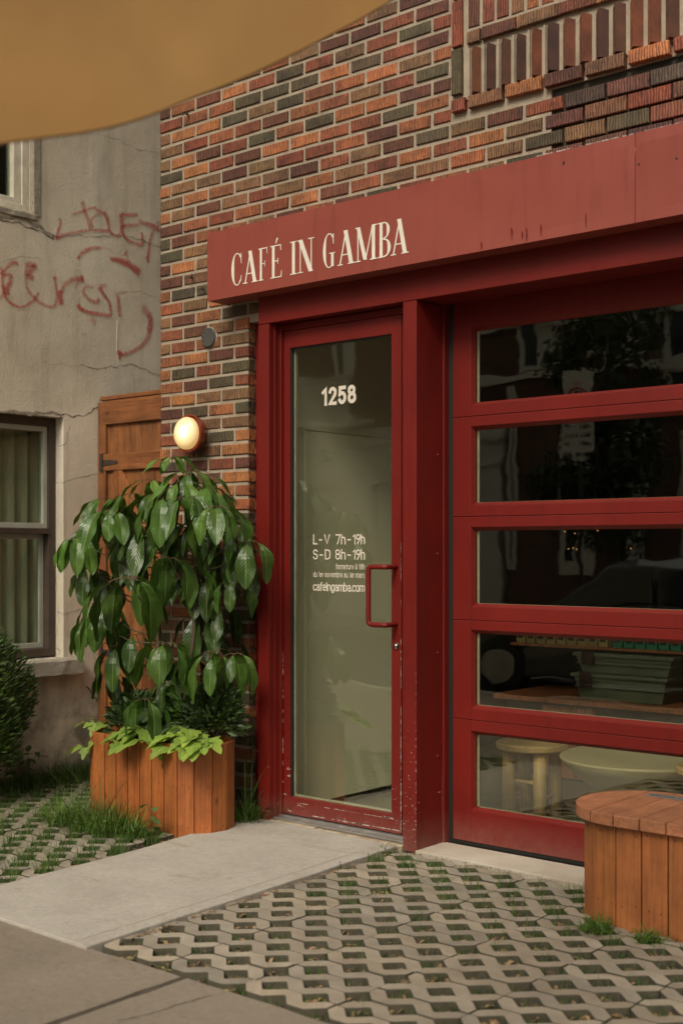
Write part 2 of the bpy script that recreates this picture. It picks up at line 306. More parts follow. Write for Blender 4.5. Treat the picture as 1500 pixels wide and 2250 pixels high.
def fabric_mat():
    m, t, p, v = base('tan_sail_fabric')
    f = noi(t, v, 2.4, 3); r = ramp(t, [(.3, (.58, .365, .172)), (.7, (.68, .45, .22))]); t.links.new(f, r.inputs[0])
    t.links.new(r.outputs[0], p.inputs['Base Color']); p.inputs['Roughness'].default_value = .95
    tb = t.nodes.new('ShaderNodeBsdfTranslucent'); t.links.new(mixc(t, 1, r.outputs[0], (1.0, .88, .68), 'MULTIPLY'), tb.inputs['Color'])
    ms = t.nodes.new('ShaderNodeMixShader'); ms.inputs[0].default_value = .50
    o = [x for x in t.nodes if x.type == 'OUTPUT_MATERIAL'][0]
    t.links.new(p.outputs[0], ms.inputs[1]); t.links.new(tb.outputs[0], ms.inputs[2]); t.links.new(ms.outputs[0], o.inputs[0])
    bump(t, p, noi(t, v, 500, 2), .3, .002); return m
M['sail'] = fabric_mat()
def spray_mat():
    m, t, p, v = base('red_spray_paint')
    uv = t.nodes.new('ShaderNodeTexCoord'); sp = t.nodes.new('ShaderNodeSeparateXYZ'); t.links.new(uv.outputs['UV'], sp.inputs[0])
    a = t.nodes.new('ShaderNodeAttribute'); a.attribute_name = 'tone'
    ab = mth(t, 'MULTIPLY', mth(t, 'ABSOLUTE', mth(t, 'SUBTRACT', sp.outputs[0], .5)), 2)
    soft = t.nodes.new('ShaderNodeMapRange'); soft.inputs[1].default_value = 1; soft.inputs[2].default_value = .35; soft.inputs[3].default_value = 0; soft.inputs[4].default_value = 1
    t.links.new(ab, soft.inputs[0])
    n = noi(t, v, 60, 4, .7); r = ramp(t, [(.3, g(.35)), (.6, g(1))]); t.links.new(n, r.inputs[0])
    k = mth(t, 'MULTIPLY', mth(t, 'MULTIPLY', soft.outputs[0], a.outputs['Fac']), r.outputs[0], clamp=True)
    p.inputs['Base Color'].default_value = (.52, .07, .05, 1); p.inputs['Roughness'].default_value = .8
    t.links.new(k, p.inputs['Alpha']); return m
M['spray'] = spray_mat()
def globe_mat():
    m, t, p, v = base('lit_frosted_globe')
    lp = t.nodes.new('ShaderNodeVectorMath'); lp.operation = 'DISTANCE'; t.links.new(v, lp.inputs[0]); lp.inputs[1].default_value = (-5.000, -.150, 2.034)
    r = ramp(t, [(.0, (1, .97, .85)), (.028, (1, .90, .66)), (.046, (.80, .58, .25)), (.085, (.50, .31, .10))]); t.links.new(lp.outputs['Value'], r.inputs[0])
    p.inputs['Base Color'].default_value = (.5, .42, .3, 1); p.inputs['Roughness'].default_value = .35
    t.links.new(r.outputs[0], p.inputs['Emission Color']); p.inputs['Emission Strength'].default_value = 1.05
    return m
M['globe'] = globe_mat()
mb_ = bpy.data.materials.new('warm_bulb'); mb_.use_nodes = True; _p = mb_.node_tree.nodes['Principled BSDF']
_p.inputs['Emission Color'].default_value = (1, .45, .12, 1); _p.inputs['Emission Strength'].default_value = .55; M['bulb'] = mb_

# ------------------------------------------------------------ object helpers
def tag(o, label=None, cat=None, group=None, kind=None):
    if label: o['label'] = label
    if cat: o['category'] = cat
    if group: o['group'] = group
    if kind: o['kind'] = kind
    return o
def thing(name, loc, label, cat, group=None):
    o = bpy.data.objects.new(name, None); sc.collection.objects.link(o); o.location = loc; o.empty_display_size = .1
    o['_x'], o['_y'], o['_z'] = loc
    return tag(o, label, cat, group)
def wloc(o):
    v = Vector((0, 0, 0))
    while o is not None: v += o.location; o = o.parent
    return v
class MB:
    def __init__(s): s.v = []; s.f = []; s.m = []; s.t = []; s.uv = {}
    def face(s, pts, mi=0, tone=(1, 1, 1), uv=None):
        b = len(s.v); s.v += [tuple(p) for p in pts]; s.f.append(tuple(range(b, b+len(pts)))); s.m.append(mi); s.t.append(tone)
        if uv: s.uv[len(s.f)-1] = uv
    def idx(s, pts, faces, mi=0, tone=(1, 1, 1)):
        b = len(s.v); s.v += [tuple(p) for p in pts]
        for q in faces: s.f.append(tuple(b+i for i in q)); s.m.append(mi); s.t.append(tone)
        return b
    def box(s, x0, x1, y0, y1, z0, z1, mi=0, tone=(1, 1, 1), mat=None):
        p = [Vector((x, y, z)) for x in (x0, x1) for y in (y0, y1) for z in (z0, z1)]
        if mat: p = [mat @ q for q in p]
        s.idx(p, [(0, 1, 3, 2), (4, 6, 7, 5), (0, 4, 5, 1), (2, 3, 7, 6), (0, 2, 6, 4), (1, 5, 7, 3)], mi, tone)
    def tube(s, pts, r, n=8, mi=0, tone=(1, 1, 1), cap=True):
        pts = [Vector(p) for p in pts]; rs = r if isinstance(r, (list, tuple)) else [r]*len(pts)
        vs = []; prev = None
        for i, p in enumerate(pts):
            d = (pts[min(i+1, len(pts)-1)]-pts[max(i-1, 0)]).normalized()
            if prev is None: a = d.orthogonal().normalized()
            else: a = (prev - d*prev.dot(d)); a = a.normalized() if a.length > 1e-6 else d.orthogonal().normalized()
            prev = a; b = d.cross(a)
            vs += [p+(a*math.cos(2*math.pi*k/n)+b*math.sin(2*math.pi*k/n))*rs[i] for k in range(n)]
        fs = [(i*n+k, i*n+(k+1) % n, (i+1)*n+(k+1) % n, (i+1)*n+k) for i in range(len(pts)-1) for k in range(n)]
        if cap: fs += [tuple(reversed(range(n))), tuple(range((len(pts)-1)*n, len(pts)*n))]
        s.idx(vs, fs, mi, tone)
    def lathe(s, prof, c, axis='Z', n=32, mi=0, tone=(1, 1, 1)):
        c = Vector(c); vs = []
        for (r, h) in prof:
            for k in range(n):
                a = 2*math.pi*k/n
                if axis == 'Z': vs.append(c+Vector((r*math.cos(a), r*math.sin(a), h)))
                else: vs.append(c+Vector((r*math.cos(a), h, r*math.sin(a))))
        L = len(prof); fs = []
        for i in range(L-1):
            for k in range(n):
                q = (i*n+k, i*n+(k+1) % n, (i+1)*n+(k+1) % n, (i+1)*n+k); fs.append(q if axis == 'Z' else tuple(reversed(q)))
        s.idx(vs, fs, mi, tone)
    def prism(s, out, z0, z1, mi=0, tone=(1, 1, 1), axis='Z'):
        n = len(out)
        if axis == 'Z': P = [Vector((x, y, z0)) for x, y in out]+[Vector((x, y, z1)) for x, y in out]
        else: P = [Vector((x, z0, y)) for x, y in out]+[Vector((x, z1, y)) for x, y in out]   # outline in XZ, extruded in Y
        fs = [tuple(reversed(range(n))), tuple(range(n, 2*n))]+[(i, (i+1) % n, n+(i+1) % n, n+i) for i in range(n)]
        s.idx(P, fs, mi, tone)
    def build(s, name, mats, parent=None, smooth=False, bevel=0, seg=2, recalc=False):
        me = bpy.data.meshes.new(name); me.from_pydata(s.v, [], s.f)
        mats = mats if isinstance(mats, (list, tuple)) else [mats]
        for q in mats: me.materials.append(M[q] if isinstance(q, str) else q)
        me.polygons.foreach_set('material_index', s.m)
        if smooth: me.polygons.foreach_set('use_smooth', [True]*len(s.f))
        ca = me.attributes.new('tone', 'FLOAT_COLOR', 'CORNER'); dat = []
        for q, t in zip(s.f, s.t): dat += [t[0], t[1], t[2], 1]*len(q)
        ca.data.foreach_set('color', dat)
        if s.uv:
            ul = me.uv_layers.new(name='UVMap'); k = 0
            for i, q in enumerate(s.f):
                u = s.uv.get(i)
                if u:
                    for j in range(len(q)): ul.data[k+j].uv = u[j]
                k += len(q)
        me.validate(); me.update()
        if recalc:
            b = bmesh.new(); b.from_mesh(me); bmesh.ops.remove_doubles(b, verts=b.verts, dist=1e-5); bmesh.ops.recalc_face_normals(b, faces=b.faces); b.to_mesh(me); b.free()
        o = bpy.data.objects.new(name, me); sc.collection.objects.link(o)
        if parent is not None:
            o.parent = parent; o.location = -wloc(parent)
        if bevel:
            bv = o.modifiers.new('bevel', 'BEVEL'); bv.width = bevel; bv.segments = seg; bv.limit_method = 'ANGLE'; bv.angle_limit = math.radians(40)
        return o
def J(a): return random.uniform(-a, a)
def bez(P, n=12):
    """Catmull-Rom through points"""
    P = [Vector(p) for p in P]; Q = [P[0]*2-P[1]]+P+[P[-1]*2-P[-2]]; out = []
    for i in range(1, len(Q)-2):
        for k in range(n):
            t = k/n; a, b, c, d = Q[i-1], Q[i], Q[i+1], Q[i+2]
            out.append(.5*((2*b)+(c-a)*t+(2*a-5*b+4*c-d)*t*t+(3*b-a-3*c+d)*t**3))
    out.append(P[-1]); return out

# ------------------------------------------------------------ THE GROUND
b = MB(); b.box(-80, 60, -80, 60, -.5, -.20); tag(b.build('ground', 'ground'), kind='structure')
b = MB(); b.box(-60, 40, -12.2, -5.4, -.19, -.13); tag(b.build('road', 'asphalt'), kind='structure')
b = MB(); b.box(-60, 40, -5.397, -5.2, -.19, -.005)
tag(b.build('kerb', 'plinth', bevel=.01), kind='structure')
b = MB(); b.box(-60, 40, -15.2, -12.22, -.19, -.0); tag(b.build('far_pavement', 'walk'), kind='structure')
# earth bed below pavers, from facade to pavement
b = MB(); b.box(-12, 3, -1.96, 4.0, -.18, -.032); tag(b.build('soil', 'soil'), kind='structure')
def wavy(x0, y0, x1, y1, n, a, s=5.0):
    out = []
    for i in range(n+1):
        t = i/n; x = x0+(x1-x0)*t; y = y0+(y1-y0)*t; k = noise.noise(Vector((x*s, y*s, 3)))*a
        L = math.hypot(x1-x0, y1-y0); out.append((x-(y1-y0)/L*k, y+(x1-x0)/L*k))
    return out
b = MB()
b.prism(wavy(-9, -5.19, -3.075, -5.19, 2, 0)+wavy(-3.075, -5.19, -3.06, -1.945, 40, .006, 14)+wavy(-3.06, -1.945, -9, -1.945, 90, .012), -.12, .0)
b.prism(wavy(-3.045, -5.19, -1.45, -5.19, 2, 0)+wavy(-1.45, -5.19, -1.45, -1.93, 6, 0)+wavy(-1.45, -1.93, -3.035, -1.935, 40, .012)+wavy(-3.035, -1.935, -3.045, -5.19, 40, .006, 14), -.12, -.002)
b.prism([(-1.43, -5.19), (3, -5.19), (3, -1.93), (-1.43, -1.93)], -.12, 0)
b.prism([(-20, -5.19), (-9.02, -5.19), (-9.02, -1.93), (-20, -1.93)], -.12, 0)
o = tag(b.build('sidewalk', 'walk', bevel=.006), kind='structure')
# hairline crack in the slab
def ribbon(b, pts, w, off, mi=0, tone=(1, 1, 1), up=Vector((0, 0, 1)), jit=0.0):
    pts = [Vector(p) for p in pts]; L = []
    for i, p in enumerate(pts):
        d = (pts[min(i+1, len(pts)-1)]-pts[max(i-1, 0)]).normalized(); s = up.cross(d).normalized()
        ww = (w[i] if isinstance(w, (list, tuple)) else w)*(1+J(jit)); L.append((p+s*ww/2+up*off, p-s*ww/2+up*off))
    for i in range(len(L)-1):
        b.face([L[i][0], L[i][1], L[i+1][1], L[i+1][0]], mi, tone, [(0, 0), (1, 0), (1, 1), (0, 1)])
def rough_line(P, n, a):
    Q = bez(P, n); return [q+Vector((J(a), J(a), J(a))) for q in Q]
b = MB(); ribbon(b, [Vector((p.x, p.y, 0)) for p in rough_line([onz(261, 2244), onz(330, 2228), onz(400, 2205), onz(466, 2188)], 10, .003)], .003, .0015, jit=.6)
tag(b.build('crack', 'crack'), kind='structure')
# pale concrete path to the door
L = [(-4.42, -1.95), (-4.44, -1.6), (-4.475, -.9), (-4.535, -.45), (-4.56, -.05)]; R_ = [(-3.60, -.085), (-3.585, -.4), (-3.56, -.8), (-3.54, -1.3), (-3.515, -1.97)]
def fine(P, a):
    q = bez([(x, y, 0) for x, y in P], 10); return [(p.x+noise.noise(p*9)*a, p.y+noise.noise(p*9+Vector((5, 5, 5)))*a) for p in q]
b = MB(); b.prism(fine(R_, .006)[::-1]+fine(L, .006)[::-1], -.08, .013)
b.prism([(-4.557, -.06), (-4.50, -.075), (-4.50, -.052), (-4.557, -.05)], -.08, .010)
o = tag(b.build('path', 'path', bevel=.008, recalc=True), kind='structure')
b = MB(); ribbon(b, [(x-.075, y, .013) for x, y in fine(R_, .006)], .005, .0015, jit=.5); 
tag(b.build('trowel_line', M['plinth']), kind='structure')

# grid pavers
def offset2(P, d):
    n = len(P); out = []
    for i in range(n):
        a = Vector(P[i-1]); c = Vector(P[i]); e = Vector(P[(i+1) % n])
        d1 = (c-a).normalized(); d2 = (e-c).normalized(); n1 = Vector((-d1.y, d1.x)); n2 = Vector((-d2.y, d2.x))
        m = (n1+n2); m = m/max(m.length_squared, .3)*2 if m.length > 1e-6 else n1
        out.append((c.x+m.x*d*.5*1.0 if False else c.x+m.x*d, c.y+m.y*d))
    return out
PX, PY, HW = .175, .1, .0535
def rnd(P, r=.006):
    out = []
    for i in range(len(P)):
        a = Vector(P[i-1]); c = Vector(P[i]); e = Vector(P[(i+1) % len(P)])
        l1 = (a-c).length; l2 = (e-c).length; q = min(r, l1*.4, l2*.4)
        p1 = c+(a-c).normalized()*q; p2 = c+(e-c).normalized()*q
        out += [tuple(p1), tuple((p1+p2+c*1.2)/3.2), tuple(p2)]
    return out
def paver_poly(h=HW):
    p = PX
    A = [(h, 0), (p-h, 0), (p, h), (p+h, 0), (2*p-h, 0), (2*p, h), (2*p, PY), (1.5*p+h, PY), (1.5*p, PY-h), (1.5*p-h, PY), (.5*p+h, PY), (.5*p, PY-h), (.5*p-h, PY), (0, PY), (0, h)]
    return rnd(A)
XA0, YA0 = -3.203, -1.306
HOLES = []
def paving(name, x0, x1, y0, y1, keep):
    b = MB(); A = paver_poly(); i0 = math.floor((x0-XA0)/(2*PX)); i1 = math.ceil((x1-XA0)/(2*PX))
    j0 = math.floor((y0-YA0)/PY); j1 = math.ceil((y1-YA0)/PY)
    for j in range(j0, j1):
        for i in range(i0, i1):
            ox = XA0+i*2*PX; oy = YA0+j*PY; cx = ox+PX; cy = oy+PY/2
            P = A if j % 2 == 0 else [(x, PY-y) for x, y in A][::-1]
            if not keep(cx, cy): continue
            an = J(.010); ca, sa = math.cos(an), math.sin(an); dx, dy, dz = J(.0015), J(.0015), J(.0022); tx, ty = J(.008), J(.012)
            def tr(x, y, z):
                u, v_ = x-PX, y-PY/2
                return Vector((cx+dx+u*ca-v_*sa, cy+dy+u*sa+v_*ca, z+dz+tx*u+ty*v_))
            outl = offset2(P, .0020); inn = offset2(P, .0030)
            sq = lambda Q: [(x, y+(.0009 if y < .012 else (-.0009 if y > PY-.012 else 0))) for x, y in Q]
            outl = sq(outl); inn = sq(inn)
            n = len(outl); k = .80+random.random()*.32; wm = J(.03); tone = (k+wm, k, k-wm)
            V = [tr(x, y, -.045) for x, y in outl]+[tr(x, y, -.0022) for x, y in outl]+[tr(x, y, 0) for x, y in inn]
            fs = [(i_, (i_+1) % n, n+(i_+1) % n, n+i_) for i_ in range(n)]+[(n+i_, n+(i_+1) % n, 2*n+(i_+1) % n, 2*n+i_) for i_ in range(n)]+[tuple(range(2*n, 3*n))]
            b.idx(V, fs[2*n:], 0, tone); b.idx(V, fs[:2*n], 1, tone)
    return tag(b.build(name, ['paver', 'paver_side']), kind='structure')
def pxR(y): return -3.6+(-.085-y)*.045      # right edge of the path
def pxL(y): return -4.565+(0-y)*.085
paving('paving', -3.7, -.6, -2.0, -.05, lambda x, y: x > pxR(y)-.02 and y < -.115 and y > -1.93-.02 and not (x > -3.3 and y > -.14) and x < -.8)
paving('paving', -7.0, -4.2, -2.0, .8, lambda x, y: x < pxL(y)+.05 and y > -1.93 and y < .62 and x > -6.95+.3*max(0, -y) and not (x > -5.15 and y > -.55 and x < -4.4))
for j in range(-8, 22):
    for i in range(-24, 16):
        HOLES.append((XA0+i*PX+(0 if j % 2 == 0 else PX/2), YA0+j*PY))

# ------------------------------------------------------------ foliage primitives
def blade(b, base_, h, lean, az, w=.004, tone=(1, 1, 1), n=4, curl=1.0):
    base_ = Vector(base_); d = Vector((math.cos(az), math.sin(az), 0)); s = Vector((-d.y, d.x, 0)); L = []
    for i in range(n+1):
        t = i/n; p = base_+d*lean*h*(t**1.7)*curl+Vector((0, 0, 1))*h*(t-.35*lean*t*t); ww = w*(1-t)**.7
        L.append((p+s*ww, p-s*ww))
    for i in range(n): b.face([L[i][0], L[i][1], L[i+1][1], L[i+1][0]], 0, tone, [(0, i/n), (.4, i/n), (.4, (i+1)/n), (0, (i+1)/n)])
def leaf(b, spine, W, side, tone, prof=None, fold=.25, nu=2, wavy_=0.0, ph=0.0):
    """leaf blade along a list of points; side = width direction"""
    n = len(spine)-1; rows = []
    for i, p in enumerate(spine):
        t = i/n; d = (spine[min(i+1, n)]-spine[max(i-1, 0)]).normalized(); s = (side-d*side.dot(d)).normalized(); nn = s.cross(d)
        hw = W*.5*(prof(t) if prof else max(0, math.sin(math.pi*min(1, max(0, t))**.85))**.8)
        r = []
        for k in range(-nu, nu+1):
            u = k/nu; r.append(p+s*hw*u+nn*(abs(u)*hw*fold+wavy_*hw*abs(u)*math.sin(t*11+ph+k)))
        rows.append(r)
    for i in range(n):
        for k in range(2*nu):
            u0, u1 = k/(2*nu), (k+1)/(2*nu)
            b.face([rows[i][k], rows[i][k+1], rows[i+1][k+1], rows[i+1][k]], 0, tone, [(u0, i/n), (u1, i/n), (u1, (i+1)/n), (u0, (i+1)/n)])

# grass in the cells, one mass nobody could count
def in_slab(x, y): return pxL(y)-.03 < x < pxR(y)+.02
gb = MB(); lb = MB()
for hx, hy in HOLES:
    if in_slab(hx, hy) or hy < -1.98 or hx > -.9: continue
    right = hx > -4
    if right and (hy > -.11): continue
    if not right and (hx < -7.3 or hy > .9 or (hx > -5.2 and hy > -.6)): continue
    nearw = max(0, min(1, (hy+1.3)/1.0)) if right else 1
    r = random.random()
    dens = (14+int(60*r*r)+int(80*nearw*random.random())) if right else int(80+90*random.random())
    hgt = (.022+.026*nearw) if right else .062
    for k in range(dens):
        u, v_ = J(.055), J(.055)
        if abs(u)+abs(v_) > .056: continue
        tn = .6+random.random()*.7; blade(gb, (hx+u, hy+v_, -.034), hgt*(.6+random.random()*.9)+.02, random.random()*1.2, random.random()*6.28, .0021, (tn*(1+J(.15)), tn, tn*.8), 3)
    for k in range(random.choice((8, 12, 16, 22, 30)) if right else random.choice((0, 0, 1, 2))):
        u, v_ = J(.045), J(.045)
        if abs(u)+abs(v_) > .05: continue
        a = random.random()*6.28; l = .008+random.random()**2*.038; d = Vector((math.cos(a), math.sin(a), J(.3))); c = Vector((hx+u, hy+v_, -.026+random.random()*.012))
        tn = .35+random.random()*1.0; sp = [c+d*l*(t-.5)+Vector((0, 0, .25*l*math.sin(t*3))) for t in (0, .25, .5, .75, 1)]
        leaf(lb, sp, l*(.2+.25*random.random()), Vector((-d.y, d.x, J(.6))), (tn, tn*(.85+random.random()*.3), tn*.9), fold=.5, nu=1)
# joints and edges where slabs meet earth
for k in range(260):
    y = random.uniform(-1.9, -.12); e = random.choice((0, 1, 1)); x = pxR(y)+.02+random.random()*.02 if e else pxL(y)-.015-random.random()*.03
    tn = .5+random.random()*.6; a = random.random()*6.28; l = .01+random.random()*.02; d = Vector((math.cos(a), math.sin(a), J(.2)))
    leaf(lb, [Vector((x, y, .004))+d*l*(t-.5) for t in (0, .5, 1)], l*.4, Vector((-d.y, d.x, .2)), (tn, tn*.9, tn*.8), nu=1)
for k in range(150):   # little grit on path foot and plinth
    x = random.uniform(-3.5, -2.5); y = -.10-random.random()*.04; a = random.random()*6.28; l = .006+random.random()*.01; d = Vector((math.cos(a), math.sin(a), 0))
    leaf(lb, [Vector((x, y, .004))+d*l*(t-.5) for t in (0, .5, 1)], l*.5, Vector((-d.y, d.x, .1)), (.6, .5, .4), nu=1)
# rough grass strip at the foot of the stucco wall
for k in range(5200):
    y = random.uniform(-1.6, .95); x = -6.27+abs(random.gauss(0, .10))+(.0 if y > -.3 else .06)
    tn = .35+random.random()*.7; blade(gb, (x, y, -.02), .05+random.random()*.12*(1-.3*(x+6.27)), random.random()*1.1, random.random()*6.28, .0028, (tn, tn, tn*.7), 4)
tag(gb.build('grass', 'grass'), 'green grass growing in the cells of the grid paving', 'grass', kind='stuff')
tag(lb.build('leaf_litter', 'litter'), 'dry brown leaf litter lying in the paver cells', 'leaf litter', kind='stuff')
def tuft(name, loc, label, n, rad, hmin, hmax, arr=None, tall=0):
    t = thing(name, loc, label, 'grass tuft'); b = MB()
    for k in range(n):
        a = random.random()*6.28; r = rad*math.sqrt(random.random()); q = arr(a, r) if arr else (math.cos(a)*r, math.sin(a)*r)
        tn = .55+random.random()*.9; h = random.uniform(hmin, hmax)*(1.15-.55*r/rad)
        blade(b, (loc[0]+q[0], loc[1]+q[1], -.02), h, .3+random.random()*1.3, random.random()*6.28, .0026+random.random()*.0022, (tn*(1.1+J(.25)), tn*1.1, tn*.75), 6)
    for k in range(tall):
        a = random.random()*6.28; tn = .7+random.random()*.6
        blade(b, (loc[0]+J(rad*.5), loc[1]+J(rad*.2), -.02), hmax*(1.2+random.random()*.7), .3+random.random()*.5, a, .0035, (tn, tn, tn*.7), 7)
    b.build('blades', 'grass', t); return t
c = onz(262, 1800)
tuft('grass_tuft', (-5.02, -.74, 0), 'big shaggy grass tuft at the foot of the planter box', 620, .30, .10, .31, lambda a, r: (math.cos(a)*r*1.25, math.sin(a)*r*.36), 8)
tuft('grass_tuft', (-4.80, -.70, 0), 'lower grass clump before the planter boards, right of the shaggy tuft', 260, .16, .06, .17, lambda a, r: (math.cos(a)*r*1.2, math.sin(a)*r*.4), 3)
tuft('grass_tuft', (-4.535, -.14, 0), 'thin tall weeds between the planter box and the red door frame', 190, .075, .10, .30, None, 6)
tuft('grass_tuft', (-3.615, -.16, 0), 'small grass tuft at the foot of the red door post', 90, .05, .03, .08)
tuft('grass_tuft', (-2.27, -.615, 0), 'short grass tuft growing at the foot of the bench, left of two', 170, .055, .05, .12)
tuft('grass_tuft', (-2.06, -.60, 0), 'dense grass tuft by the bench boards near the right picture edge', 170, .055, .04, .10)
tuft('grass_tuft', onz(60, 2020+20)*1, 'x', 1, .02, .02, .03) if False else None
# broad leaved weed by the planter
t = thing('weed', (-4.62, -.66, 0), 'small broad leaved weed leaning on the planter boards', 'weed'); b = MB()
for (dx, dz, s) in ((0, .10, .07), (-.05, .15, .05), (.05, .06, .05), (-.03, .05, .06), (.03, .15, .04), (.09, .03, .04)):
    c = Vector((-4.66+dx, -.665+J(.02), dz)); a = random.random()*6.28; d = Vector((math.cos(a), math.sin(a)-.6, -.3)).normalized()
    leaf(b, [c+d*s*u+Vector((0, 0, -.2*s*u*u)) for u in (0, .2, .4, .6, .8, 1)], s*.8, d.cross(Vector((0, 0, 1))), (1.3, 1.3, 1), fold=.15)
    b.tube([(-4.64, -.65, -.02), tuple(c*.5+Vector((-4.64, -.65, .03))*.5), tuple(c)], .0015, 5, 1)
b.build('foliage', ['ivy', 'stem'], t)

# ------------------------------------------------------------ THE CAFE BUILDING
cafe = thing('brick_building', (-4.0, 0, 0), 'brick corner shop with red door and wide red glazed overhead door', 'building')
WX0, WXC, ZH = -5.345, -4.65, 2.60
b = MB()
b.box(WX0+.004, WXC-.009, .008, .24, -.1, ZH, 0)                       # mortar of the pillar
b.box(WX0+.004, -.7, .008, .24, ZH, 3.105, 0)
b.box(WX0+.004, -2.825, .008, .24, 3.105, 3.40, 0)
b.box(-2.825, -.7, .020, .24, 3.105, 3.40, 1)
b.box(WX0+.004, -.7, .008, .24, 3.40, 6.5, 0)
b.box(-.9, -.2, .008, .24, -.1, 6.5, 0)
COLS = [((.58, .205, .070), 20), ((.43, .140, .052), 22), ((.33, .085, .038), 18), ((.18, .060, .032), 16), ((.130, .095, .046), 18), ((.30, .150, .066), 22)]
DARKS = [(.19, .075, .045), (.15, .055, .038), (.13, .085, .05), (.10, .07, .045), (.24, .10, .05)]
pool = [c for c, n_ in COLS for _ in range(n_)]
last = [None]
def bcol():
    c = random.choice(pool)
    if c == last[0] and random.random() < .5: c = random.choice(pool)
    last[0] = c
    k = .78+random.random()*.36; return tuple(x*k*(1+J(.08)) for x in c)
def brick(b, x0, x1, z0, z1, yf=0.0, y1=.06, col=None):
    """a brick with slightly crooked arrises"""
    col = col or bcol(); yf += J(.0022); q = .003; j = lambda: J(.0016)
    V = []
    for (x, z) in ((x0, z0), (x1, z0), (x1, z1), (x0, z1)): V.append((x+j(), y1, z+j()))
    for i, (x, z) in enumerate(((x0, z0), (x1, z0), (x1, z1), (x0, z1))): V.append((V[i][0], yf+q, V[i][2]))
    for i, (sx, sz) in enumerate(((1, 1), (-1, 1), (-1, -1), (1, -1))): V.append((V[i][0]+sx*q, yf, V[i][2]+sz*q))
    fs = [(8, 9, 10, 11)]+[(4+i, 4+(i+1) % 4, 8+(i+1) % 4, 8+i) for i in range(4)]+[(i, (i+1) % 4, 4+(i+1) % 4, 4+i) for i in range(4)]
    b.idx(V, fs, 2, col)
CO = .0735; BH = .0545
k = -32
while True:
    zc = 2.377+CO*k; 
    if zc > 4.75: break
    z0, z1 = zc-BH/2, zc+BH/2
    xe = WXC if z1 < ZH+.03 else -.75
    st = -5.26 if k % 2 == 0 else -5.16
    edges = [WX0]; x = st
    while x < xe-.03: edges.append(x); x += .2
    edges.append(xe+.009)
    for a_, e_ in zip(edges[:-1], edges[1:]):
        p0 = a_+(.009 if a_ != WX0 else 0); p1 = e_-.009
        if p1-p0 < .02: continue
        if zc > 3.385:                                   # stop at the patterned panel
            if p0 > -3.36: continue
            if p1 > -3.345: p1 = -3.355
            if p1-p0 < .03: continue
        if z0 < 3.04 and z1 > 2.72 and p0 > -4.75: continue # hidden by the sign
        if zc > 3.20 and zc < 3.36 and False: continue
        dz = zc > 3.10 and p0 > -2.95; dk = dz and random.random() < .85; gq = .0045 if (dz and p0 > -2.83) else 0
        brick(b, p0-gq, p1+gq, z0-gq*.9, z1+gq*.9, col=tuple(v*(.85+random.random()*.4) for v in random.choice(DARKS)) if dk else None)
    k += 1
b.build('brick_wall', ['mortar', 'raked_mortar', 'brick'], cafe)
# the patterned brick panel, upper right: soldier border, saw-tooth course, plain soldiers
b = MB()
b.box(-3.34, -.75, -.001, .012, 3.455, 4.6, 0)
for z0 in (3.482, 3.704, 3.926, 4.148):
    brick(b, -3.332, -3.278, z0, z0+.208, -.022, .05)
def course(z0, z1, x, yf, L=.182, gap=.018):
    while x < -.8:
        brick(b, x, x+L, z0, z1, yf, .05); x += L+gap
brick(b, -3.335, -3.262, 3.405, 3.462, -.022, .05, (.36, .09, .045)); course(3.405, 3.462, -3.244, -.022)
course(3.699, 3.753, -3.250, -.020, .07); course(3.699, 3.753, -3.170, -.024)
for i in range(34):                                   # saw-tooth: bricks turned 45 degrees
    x = -3.236+.0790*i; h = .052; c = bcol(); c = tuple(v*.8 for v in random.choice(DARKS[:2]+DARKS[4:]+[(.42, .13, .05)])) if i > 0 else c
    P = [(x, .000), (x+.030, -.034), (x+.0775 if i > 4 else x+.066, .016), (x+.03, .05)]
    jz = J(.004); V = [(u, v_, 3.468+jz) for u, v_ in P]+[(u, v_, (3.662 if q in (0, 2) else 3.676)+jz) for q, (u, v_) in enumerate(P)]
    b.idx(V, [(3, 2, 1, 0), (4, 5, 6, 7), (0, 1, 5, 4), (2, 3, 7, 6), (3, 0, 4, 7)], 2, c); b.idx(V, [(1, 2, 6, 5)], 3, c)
    if i < 6: b.box(x-.012, x-.002, -.012, .03, 3.465, 3.68, 0)
for i in range(34):                                   # plain soldiers above
    x = -3.250+.077*i; brick(b, x, x+.060, 3.775, 3.985, -.006, .05)
course(4.02, 4.075, -3.25, -.02)
b.build('brick_panel', ['mortar', 'raked_mortar', 'brick', 'brick_shaded_end'], cafe)
b = MB()
b.box(WX0+.01, WX0+.2, .245, 8, -.1, 6.5); b.box(-.4, -.2, .245, 8, -.1, 6.5); b.box(WX0+.01, -.2, 8.003, 8.2, -.1, 6.5)
b.build('outer_walls', 'far_brick', cafe)
b = MB(); b.box(WX0-.03, -.15, -.05, 8.25, 6.503, 6.62); b.build('roof', 'dark_metal', cafe)
